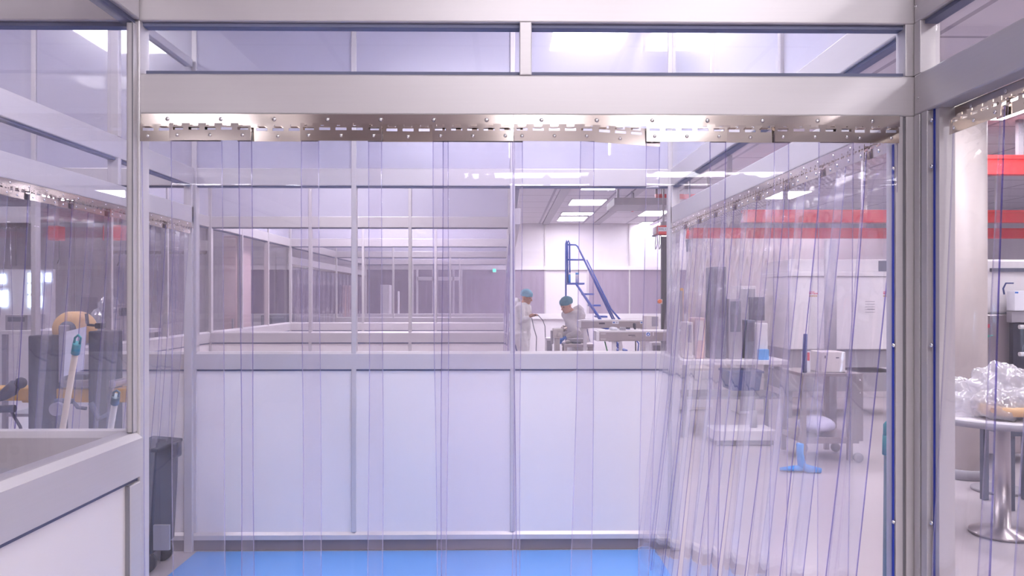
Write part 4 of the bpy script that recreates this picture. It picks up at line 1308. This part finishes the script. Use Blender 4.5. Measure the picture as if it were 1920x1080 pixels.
for px in (1232, 1239):
    b.tube([P(px, 440, YH + .1), P(px + 1, 456, YH + .1), P(px - 1.5, 466, YH + .1), P(px - 3, 468, YH + .1), P(px - 3.5, 460, YH + .1), P(px - 2, 440, YH + .1)], 0.008, 6)
b.build('chain', M['slate'], t)
b = MB(); q2 = P(1227, 442, YH); b.ball((q2.x, YH + 0.05, q2.z), 0.035, 0.03, 0.018, 10, 6); b.build('limit_weight', M['slate'], t)
t = thing('crane_column', 'dark grey crane column standing under the red hoist', 'column', (PX(1246, 13.2), 13.2, 0))
b = MB(); b.box(PX(1241, 13.2), PX(1252, 13.2), 13.2, 13.3, 0, PZ(443, 13.2)); b.build('mast', M['dark'], t, bevel=0.006)
b = MB(); b.box(PX(1238, 13.15), PX(1241.5, 13.15), 13.12, 13.2, PZ(570, 13.15), PZ(561, 13.15)); bx_ = b.build('switch_box', M['cream'], t)
b = MB(); qq = P(1236.5, 565, 13.12); b.lathe([(0.03, 13.06), (0.036, 13.12)], qq.x, 0, 14, axis='y', cz=qq.z); b.build('stop_button', M['orange'], bx_)
b = MB(); b.box(PX(1236, 13.2), PX(1257, 13.2), 13.12, 13.4, 0, 0.02); b.build('base_plate', M['dark'], t)

# ------------------------------------------------------------------ right of the bay: cranes, benches, machines
def crane(label, px0, px1, py0, py1, y, dep=0.14):
    a, c = P(px0, py1, y), P(px1, py0, y)
    t = thing('crane_beam', label, 'crane beam', ((a.x + c.x) / 2, y, a.z))
    h = c.z - a.z
    b = MB()
    b.box(a.x, c.x, y, y + dep, a.z, a.z + h * 0.25)
    b.box(a.x, c.x, y + dep * 0.35, y + dep * 0.65, a.z + h * 0.25, c.z - h * 0.2)
    b.box(a.x, c.x, y, y + dep, c.z - h * 0.2, c.z)
    b.box(a.x, c.x, y + dep * 0.1, y + dep * 0.3, a.z + h * 0.1, c.z - h * 0.1)
    b.build('girder', M['red'], t)
    b = MB()
    for k in (0.12, 0.5, 0.88):
        x = a.x + (c.x - a.x) * k; b.box(x - 0.03, x + 0.03, y + 0.03, y + 0.09, c.z, ZC)
    b.build('hanger', M['grey'], t)
    return t


crane('upper of two parallel red crane beams behind the curtain before the machines', 1395, 2060, 394, 416, 11.0)
crane('lower of two parallel red crane beams behind the curtain before the machines', 1290, 1955, 428, 446, 11.6)
crane('high red crane beam crossing behind the cream column', 1735, 2100, 291, 326, 9.2)
crane('short red crane beam near the ceiling by the red hoist', 1230, 1345, 364, 372, 13.6)
q = P(1292, 445, 10.0)
t = thing('pendant_control', 'red and dark pendant control hanging near the far end of the machine-side curtain', 'control', (q.x, 10, q.z - 0.1))
b = MB(); b.tube([P(1292, 432, 10), P(1290, 448, 10)], 0.03, 8); b.build('upper_grip', M['red'], t)
b = MB(); b.tube([P(1290, 449, 10), P(1291, 472, 10)], [0.032, 0.026], 8); b.build('lower_grip', M['slate'], t)
b = MB(); b.tube([P(1293, 432, 10), (P(1294, 0, 10).x, 10, ZC)], 0.008, 6); b.build('cable', M['dark'], t)

# tall white enclosures with red and gold print
YE = 10.4
t = thing('machine_enclosure', 'long white machine enclosure with red print, behind the steel trolley', 'machine', (PX(1590, YE), YE + 0.5, 0))
b = MB(); b.box(PX(1478, YE), PX(1700, YE), YE, YE + 1.0, PZ(656, YE), PZ(518, YE)); b.build('body', M['white'], t, bevel=0.012)
b = MB(); b.box(PX(1476, YE), PX(1702, YE), YE - 0.03, YE + 1.02, PZ(518, YE), PZ(509, YE)); b.build('ledge', M['white'], t, bevel=0.01)
b = MB(); b.box(PX(1482, YE), PX(1698, YE), YE + 0.1, YE + 1.0, PZ(509, YE), PZ(485, YE)); b.build('upper_box', M['white'], t, bevel=0.012)
b = MB(); b.box(PX(1654, YE), PX(1700, YE), YE + 0.08, YE + 0.1, PZ(508, YE), PZ(488, YE)); b.build('dark_window', M['slate'], t)
b = MB(); b.box(PX(1480, YE), PX(1700, YE), YE + 0.05, YE + 1.0, PZ(690, YE), PZ(656, YE)); b.build('shelf_recess', M['grey'], t)
b = MB(); b.box(PX(1480, YE), PX(1700, YE), YE + 0.02, YE + 1.0, PZ(735, YE), PZ(700, YE)); b.build('lower_cover', M['grey'], t)
for px in (1484, 1560, 1695):
    b = MB(); b.box(PX(px, YE) - 0.03, PX(px, YE) + 0.03, YE + 0.05, YE + 0.12, 0, PZ(690, YE)); b.build('leg', M['grey'], t)
b = MB()
b.box(PX(1626, YE), PX(1640, YE), YE - 0.004, YE + 0.001, PZ(580, YE), PZ(579, YE))
for k in range(5):
    b.box(PX(1622, YE), PX(1640, YE), YE - 0.003, YE + 0.001, PZ(566 + 5 * k, YE), PZ(565 + 5 * k, YE))
b.build('faint_vents', M['grey'], t)
for px in (1517, 1656):
    b = MB()
    for (x0_, x1_, y0_, y1_) in ((0, 5, 546.5, 548), (6, 10, 546.5, 548), (0, 4, 549, 551.5), (5, 8, 549, 550.5), (8.5, 12, 549.3, 551.8), (13, 16, 549, 551.5)):
        b.box(PX(px + x0_, YE), PX(px + x1_, YE), YE - 0.004, YE + 0.001, PZ(y1_, YE), PZ(y0_, YE))
    b.build('red_print', M['ink_red'], t)
    b = MB()
    for (x0_, x1_) in ((0, 3), (3.6, 8), (8.6, 11), (11.6, 15)):
        b.box(PX(px + x0_, YE), PX(px + x1_, YE), YE - 0.004, YE + 0.001, PZ(556.5, YE), PZ(553.5, YE))
    b.build('gold_print', M['ink_gold'], t)
# wall like white cover behind
b = MB(); b.box(PX(1290, 12.6), PX(1720, 12.6), 12.6, 12.7, 0.0, PZ(446, 12.6))
tag(b.build('white_screen_wall', M['hall_wall']), 'plain white screen wall behind the machines and red crane beams', 'screen wall')
# grey pipe
q0 = P(1557, 450, 8.9)
b = MB(); b.cyl((q0.x, 8.9, 0), (q0.x, 8.9, q0.z), 0.065, 20); b.lathe([(0.11, 0), (0.11, 0.02)], q0.x, 8.9, 20)
tag(b.build('steel_pipe', M['grey']), 'pale grey upright pipe behind the steel trolley', 'pipe')
# steel trolley
YK = 7.6
a, c = P(1503, 700, YK), P(1617, 700, YK)
t = thing('steel_trolley', 'stainless trolley on casters beyond the curtain with a wrapped bundle below', 'trolley', ((a.x + c.x) / 2, YK + 0.3, 0))
zt_ = a.z
b = MB(); b.box(a.x, c.x, YK, YK + 0.6, zt_ - 0.03, zt_); b.build('top', M['steel2'], t, bevel=0.005)
zs = PZ(822, YK)
b = MB(); b.box(a.x + 0.01, c.x - 0.02, YK + 0.02, YK + 0.58, zs - 0.06, zs); b.build('shelf', M['steel2'], t, bevel=0.005)
b = MB(); b.box(PX(1594, YK), PX(1617, YK), YK - 0.02, YK + 0.0, PZ(828, YK), zt_ + 0.0); b.build('side_panel', M['steel2'], t, bevel=0.004)
for lx in (a.x + 0.025, PX(1595, YK)):
    for ly in (YK + 0.025, YK + 0.575):
        b = MB(); b.box(lx - 0.022, lx + 0.022, ly - 0.022, ly + 0.022, 0.02, zt_ - 0.03); b.build('leg', M['steel2'], t)
for (lx, ly) in ((c.x - 0.03, YK + 0.02), (c.x - 0.03, YK + 0.55), (a.x + 0.2, YK + 0.5)):
    b = MB(); b.lathe([(0.01, ly - 0.015), (0.045, ly - 0.015), (0.045, ly + 0.015), (0.01, ly + 0.015)], lx, 0, 16, axis='y', cz=0.046); b.build('caster', M['grey'], t)
for zz in (PZ(713, YK), PZ(737, YK)):
    b = MB(); b.ball((PX(1611, YK), YK - 0.022, zz), 0.008, 0.006, 0.008, 8, 6); b.build('screw', M['bolt'], t)
b = MB(); b.ball(((PX(1517, YK) + PX(1583, YK)) / 2, YK + 0.26, zs + 0.085), 0.17, 0.2, 0.085, 22, 10, 0.05)
tag(b.build('wrapped_bundle', M['lilac']), 'lilac film-wrapped bundle on the lower shelf of the steel trolley', 'bundle')
a, c = P(1546, 700, YK), P(1592, 661, YK)
t2 = thing('carton', 'off-white carton standing on the steel trolley', 'carton', ((a.x + c.x) / 2, YK + 0.2, zt_))
b = MB(); b.box(a.x, c.x, YK + 0.08, YK + 0.36, zt_, c.z); b.build('box', M['offwhite'], t2, bevel=0.006)
b = MB(); b.box(a.x + 0.03, a.x + 0.045, YK + 0.076, YK + 0.08, c.z - 0.06, c.z - 0.035); b.box(a.x + 0.14, a.x + 0.17, YK + 0.076, YK + 0.08, c.z - 0.06, c.z - 0.05); b.build('print', M['ink'], t2)
q = P(1519, 668, YK)
t2 = thing('red_tag', 'small red and white card standing on the steel trolley', 'card', (q.x, YK + 0.1, zt_))
b = MB(); b.box(q.x - 0.04, q.x + 0.04, YK + 0.1, YK + 0.115, zt_, q.z + 0.04); b.build('card', M['paper'], t2)
b = MB(); b.box(q.x - 0.032, q.x + 0.032, YK + 0.097, YK + 0.1, q.z - 0.05, q.z + 0.03); b.build('red_field', M['red'], t2)
b = MB(); qq = P(1498, 700, YK - 0.2)
b.tube([P(1510, 626, YK + .06), P(1509, 660, YK + .06), (P(1509, 660, YK + .06).x, YK + .06, zt_ + 0.002)], [0.018, 0.022, 0.020], 10)  # upright bar added in place of refracted blue glimpses
tag(b.build('refracted_glimpse', M['crate_blue']), 'added slim dark blue upright standing in for refracted glimpses beside the red card', 'roll')
# blue cloth on the floor
YB = 7.25
b = MB()
b.tube([P(1500, 832, YB), P(1500, 850, YB), (P(1502, 0, YB).x, YB - 0.02, 0.05), (P(1512, 0, YB).x, YB - 0.06, 0.03), (P(1533, 0, YB).x, YB - 0.08, 0.02)], [0.045, 0.042, 0.055, 0.05, 0.03], 10, True, 0.7)
b.tube([(P(1500, 0, YB).x, YB - 0.02, 0.03), (P(1485, 0, YB).x, YB - 0.03, 0.03), (P(1462, 0, YB).x, YB, 0.018)], [0.045, 0.04, 0.02], 10, True, 0.6)
tag(b.build('blue_cloth', M['blue_cloth']), 'bright blue crumpled cloth on the floor by the trolley leg', 'cloth')
# middle group of benches and instruments
t, a, c = bench('work_bench', 'long pale bench carrying instruments, seen through the machine-side curtain', 1280, 1480, 676, 9.0, 0.75, M['white'], leg_m=M['grey'], thick=0.05, shelf=0.42)
zt_ = a.z


def instr(px0, px1, py, y, m, label, name='instrument', face=None, cat='instrument', dep=0.3):
    a, c = P(px0, py, y), P(px1, py, y)
    t = thing(name, label, cat, ((a.x + c.x) / 2, y + dep / 2, zt_))
    b = MB(); b.box(a.x, c.x, y, y + dep, zt_, a.z); b.build('housing', M[m], t, bevel=0.01)
    if face:
        b = MB(); b.box(a.x + 0.02, c.x - 0.02, y - 0.006, y, zt_ + (a.z - zt_) * 0.45, a.z - 0.03); b.build('front_panel', M[face], t)
    return t


instr(1286, 1300, 604, 9.2, 'offwhite', 'narrow beige instrument at the far end of the pale bench', face='grey')
instr(1303, 1322, 596, 9.25, 'pink', 'dusky beige box beside the narrow beige instrument', 'box', 'offwhite', 'box')
instr(1335, 1362, 500, 9.2, 'slate', 'tall dark instrument tower standing on the pale bench', face='screen')
instr(1366, 1392, 560, 9.2, 'grey', 'grey instrument between the dark tower and the monitor', face='slate')
instr(1396, 1416, 600, 9.25, 'slate', 'low dark instrument beside the sky blue box', face='screen')
instr(1420, 1440, 606, 9.15, 'white', 'white carton with pale blue print on top of the sky blue box', 'carton', None, 'carton', 0.25)
t = thing('monitor', 'dark flat monitor above the white carton', 'monitor', (PX(1430, 9.3), 9.3, zt_))
b = MB(); b.box(PX(1412, 9.3), PX(1442, 9.3), 9.45, 9.48, PZ(602, 9.3), PZ(557, 9.3)); b.build('screen', M['screen'], t, bevel=0.006)
b = MB(); b.box(PX(1425, 9.3), PX(1429, 9.3), 9.48, 9.52, zt_, PZ(580, 9.3)); b.build('stand', M['grey'], t)
b = MB(); b.box(PX(1421, 9.1), PX(1440, 9.1), 9.06, 9.13, zt_, PZ(655, 9.1)); tag(b.build('blue_box', M['box_blue'], bevel=0.006), 'sky blue box at the front edge of the pale bench', 'box')
t = thing('storage_crate', 'dark blue crate hanging under the pale bench', 'crate', (PX(1400, 8.9), 9.0, 0.42))
b = MB(); x0, x1 = PX(1366, 8.95), PX(1428, 8.95); b.prism([(x0, PZ(699, 8.95)), (x1, PZ(699, 8.95)), (x1 - 0.03, PZ(733, 8.95)), (x0 + 0.03, PZ(733, 8.95))], 8.92, 9.3); b.build('body', M['crate_blue'], t, bevel=0.01)
b = MB(); b.box(x0 - 0.015, x1 + 0.015, 8.905, 9.315, PZ(699, 8.95) - 0.005, PZ(699, 8.95) + 0.02); b.build('rim', M['crate_blue'], t)
t = thing('low_platform', 'low grey platform with pale cover on the floor under the bench', 'platform', (PX(1385, 8.6), 8.7, 0))
b = MB(); b.box(PX(1335, 8.6), PX(1450, 8.6), 8.5, 8.88, 0.05, 0.16); b.build('deck', M['white'], t, bevel=0.01)
b = MB(); b.box(PX(1340, 8.6), PX(1446, 8.6), 8.52, 8.86, 0.0, 0.05); b.build('base', M['grey'], t)
b = MB(); b.cyl((PX(1418, 8.6), 8.7, 0.16), (PX(1418, 8.6), 8.7, 0.34), 0.04, 14); b.build('jack', M['grey'], t)
t, _, _ = cabinet('equipment_cabinet', 'beige waist-high equipment cabinet beyond the curtain end', 1262, 1338, 690, 11.2, 0.6, 'offwhite', 'white', doors=2)
t, _, _ = cabinet('test_machine', 'yellow and grey test machine standing beside the dark crane column', 1268, 1282, 540, 12.05, 0.3, 'yellow', 'grey', cat='machine', zb=0.0)
t, _, _ = cabinet('instrument_rack', 'pale instrument rack with dark door beyond the dark blue crate', 1385, 1418, 536, 10.8, 0.4, 'white', 'grey')

# ------------------------------------------------------------------ far right: column, round table, roll machine
q = P(1810, 560, 7.0)
t = thing('building_column', 'broad cream round column behind the round table', 'column', (q.x, 7.0, 0))
r = (PX(1846, 7.0) - PX(1774, 7.0)) / 2
b = MB(); b.lathe([(r, 0.0), (r, ZC - 0.002)], q.x, 7.0, 36); b.build('shaft', M['cream'], t)
b = MB(); b.lathe([(r + 0.012, 0.0), (r + 0.012, 0.08), (r + 0.002, 0.085)], q.x, 7.0, 36); b.build('base_ring', M['grey'], t)
b = MB(); pbox(b, 1768, 1782, 640, 662, 6.78, 0.1); b.build('socket_box', M['white'], t, bevel=0.008)
YQ = 5.3
tc_ = P(1880, 792, YQ)
t = thing('round_table', 'round grey-rimmed table heaped with clear plastic bags', 'table', (tc_.x, YQ, 0))
zt_ = PZ(778, YQ)
rt = (1880 - 1754) * YQ / F_PX
b = MB(); b.lathe([(rt - 0.01, zt_ - 0.05), (rt, zt_ - 0.04), (rt, zt_ - 0.005), (rt - 0.012, zt_)], tc_.x, YQ, 48); b.build('top', M['white'], t)
b = MB(); b.lathe([(rt + 0.002, zt_ - 0.05), (rt + 0.004, zt_ - 0.012)], tc_.x, YQ, 48); b.build('rim_band', M['grey'], t)
b = MB(); b.lathe([(0.20, 0.0), (0.20, 0.02), (0.05, 0.05), (0.045, zt_ - 0.06), (0.15, zt_ - 0.05)], tc_.x - 0.0, YQ, 28); b.build('pedestal', M['steel2'], t)
for k in range(7):
    ang = 2 * PI * k / 7 + 0.5; rr = rt * (0.55 if k else 0.0)
    x, y = tc_.x + rr * math.cos(ang), YQ + rr * math.sin(ang)
    h = (0.16, 0.085, 0.10, 0.07, 0.08, 0.10, 0.07)[k]
    b = MB(); b.ball((x, y, zt_ + h), 0.17 if k else 0.2, 0.16 if k else 0.19, h, 20, 9, 0.13)
    pb_ = b.build('plastic_bag', M['bag'])
    sb_ = pb_.modifiers.new('dense', 'SUBSURF'); sb_.levels = sb_.render_levels = 2
    dm_ = pb_.modifiers.new('crumple', 'DISPLACE')
    tx_ = bpy.data.textures.get('crumple') or bpy.data.textures.new('crumple', 'VORONOI'); tx_.noise_scale = 0.07
    dm_.texture = tx_; dm_.strength = 0.07; dm_.mid_level = 0.35; dm_.texture_coords = 'GLOBAL'
    tag(pb_, ('tallest crumpled clear plastic bag in the middle of the round table' if k == 0 else 'crumpled clear plastic bag on the round table, %s around the tallest one' % nth(k)), 'plastic bag', 'clear bags on the round table')
b = MB(); b.lathe([(0.13, zt_ + 0.045), (0.165, zt_ + 0.035), (0.17, zt_ + 0.085), (0.135, zt_ + 0.09), (0.13, zt_ + 0.045)], PX(1852, YQ), YQ - 0.22, 36)
tag(b.build('wooden_ring', M['wood']), 'tan wooden ring among the clear bags on the round table', 'ring')
YZ = 7.4
t = thing('printing_machine', 'tall grey machine with pale display panel beyond the round table', 'machine', (PX(1905, YZ), YZ + 0.4, 0))
b = MB(); b.box(PX(1838, YZ), PX(1990, YZ), YZ + 0.1, YZ + 0.8, 0.1, PZ(590, YZ)); b.build('body', M['steel2'], t, bevel=0.012)
b = MB(); b.box(PX(1900, YZ), PX(1990, YZ), YZ + 0.02, YZ + 0.1, PZ(605, YZ), PZ(584, YZ)); b.build('lower_panel', M['grey'], t)
b = MB(); b.box(PX(1902, YZ), PX(1990, YZ), YZ + 0.0, YZ + 0.12, PZ(583, YZ), PZ(545, YZ)); dp = b.build('display', M['paper'], t, bevel=0.006)
b = MB(); b.box(PX(1903, YZ), PX(1909, YZ), YZ - 0.003, YZ, PZ(550, YZ), PZ(547, YZ)); b.build('blue_icon', M['ink_blue'], dp)
b = MB(); b.box(PX(1905, YZ), PX(1990, YZ), YZ + 0.04, YZ + 0.1, PZ(700, YZ), PZ(606, YZ)); b.build('dark_opening', M['dark'], t)
for py in (613, 664):
    q = P(1925, py, YZ); b = MB(); b.cyl((PX(1911, YZ), YZ, q.z), (PX(1990, YZ), YZ, q.z), 0.02, 12); b.build('roller', M['white'], t)
b = MB(); b.box(PX(1846, YZ), PX(1990, YZ), YZ + 0.2, YZ + 0.8, PZ(590, YZ), PZ(484, YZ)); b.build('upper_cover', M['white'], t, bevel=0.02)
b = MB(); b.box(PX(1880, YZ), PX(1990, YZ), YZ + 0.17, YZ + 0.2, PZ(508, YZ), PZ(501, YZ)); b.build('dark_strip', M['slate'], t)
b = MB(); b.tube([P(1900, 531, YZ), P(1886, 531, YZ), P(1881, 541, YZ), P(1883, 552, YZ)], 0.008, 6); b.build('cable', M['crate_blue'], t)
b = MB(); b.box(PX(1856, YZ), PX(1868, YZ), YZ + 0.09, YZ + 0.1, PZ(616, YZ), PZ(609, YZ)); b.box(PX(1840, YZ), PX(1862, YZ), YZ + 0.09, YZ + 0.1, PZ(626, YZ), PZ(620, YZ)); b.build('red_mark', M['ink_red'], t)
b = MB(); b.prism([(PX(1838, YZ), PZ(628, YZ)), (PX(1876, YZ), PZ(630, YZ)), (PX(1852, YZ), PZ(638, YZ)), (PX(1842, YZ), PZ(636, YZ))], YZ + 0.09, YZ + 0.1); b.build('green_mark', M['teal_mark'], t)
for px in (1848, 1980):
    b = MB(); b.box(PX(px, YZ) - 0.04, PX(px, YZ) + 0.04, YZ + 0.15, YZ + 0.25, 0, 0.1); b.build('foot', M['dark'], t)
YO = 6.5
q = P(1895, 712, YO); q2 = P(1990, 715, YO)
t = thing('film_roll', 'cream film roll on a pale holder behind the round table', 'film roll', (q.x, YO, 0))
b = MB(); b.lathe([(0.02, q.x), (0.046, q.x), (0.046, q2.x), (0.02, q2.x)], YO, 0, 24, axis='x', cz=q.z) ; b.build('roll', M['cream'], t)
b = MB(); pbox(b, 1862, 1880, 700, 718, YO - 0.08, 0.16); b.build('holder', M['white'], t, bevel=0.01)
b = MB(); pbox(b, 1874, 1888, 701, 722, YO - 0.10, 0.06); b.build('bearing', M['grey'], t, bevel=0.008)
b = MB(); b.cyl((PX(1880, YO), YO, q.z), (q.x + 0.02, YO, q.z), 0.018, 10); b.build('spindle', M['steel2'], t)
b = MB(); b.cyl((PX(1872, YO), YO, 0.02), (PX(1872, YO), YO, q.z - 0.03), 0.03, 12); b.lathe([(0.2, 0), (0.2, 0.02)], PX(1872, YO), YO, 24); b.build('stand', M['grey'], t)
t, _, _ = bench('low_bench', 'low dark bench beyond the round table by the film roll', 1893, 1990, 803, 5.85, 0.4, M['slate'], thick=0.06)


# ------------------------------------------------------------------ world and output
wd = bpy.data.worlds.new('world')
S.world = wd
wd.use_nodes = True
bg = wd.node_tree.nodes['Background']
bg.inputs[0].default_value = (0.90, 0.87, 1.0, 1)
bg.inputs[1].default_value = 0.7
S.view_settings.view_transform = 'Standard'
S.view_settings.look = 'None'
S.view_settings.gamma = 1
S.view_settings.use_curve_mapping = False
S.view_settings.exposure = 0.95
c = S.cycles
c.max_bounces = 7
c.diffuse_bounces = 3
c.glossy_bounces = 3
c.transmission_bounces = 4
c.transparent_max_bounces = 160
c.sample_clamp_indirect = 6.0
c.use_adaptive_sampling = True
c.adaptive_threshold = 0.05
c.caustics_reflective = False
c.caustics_refractive = False
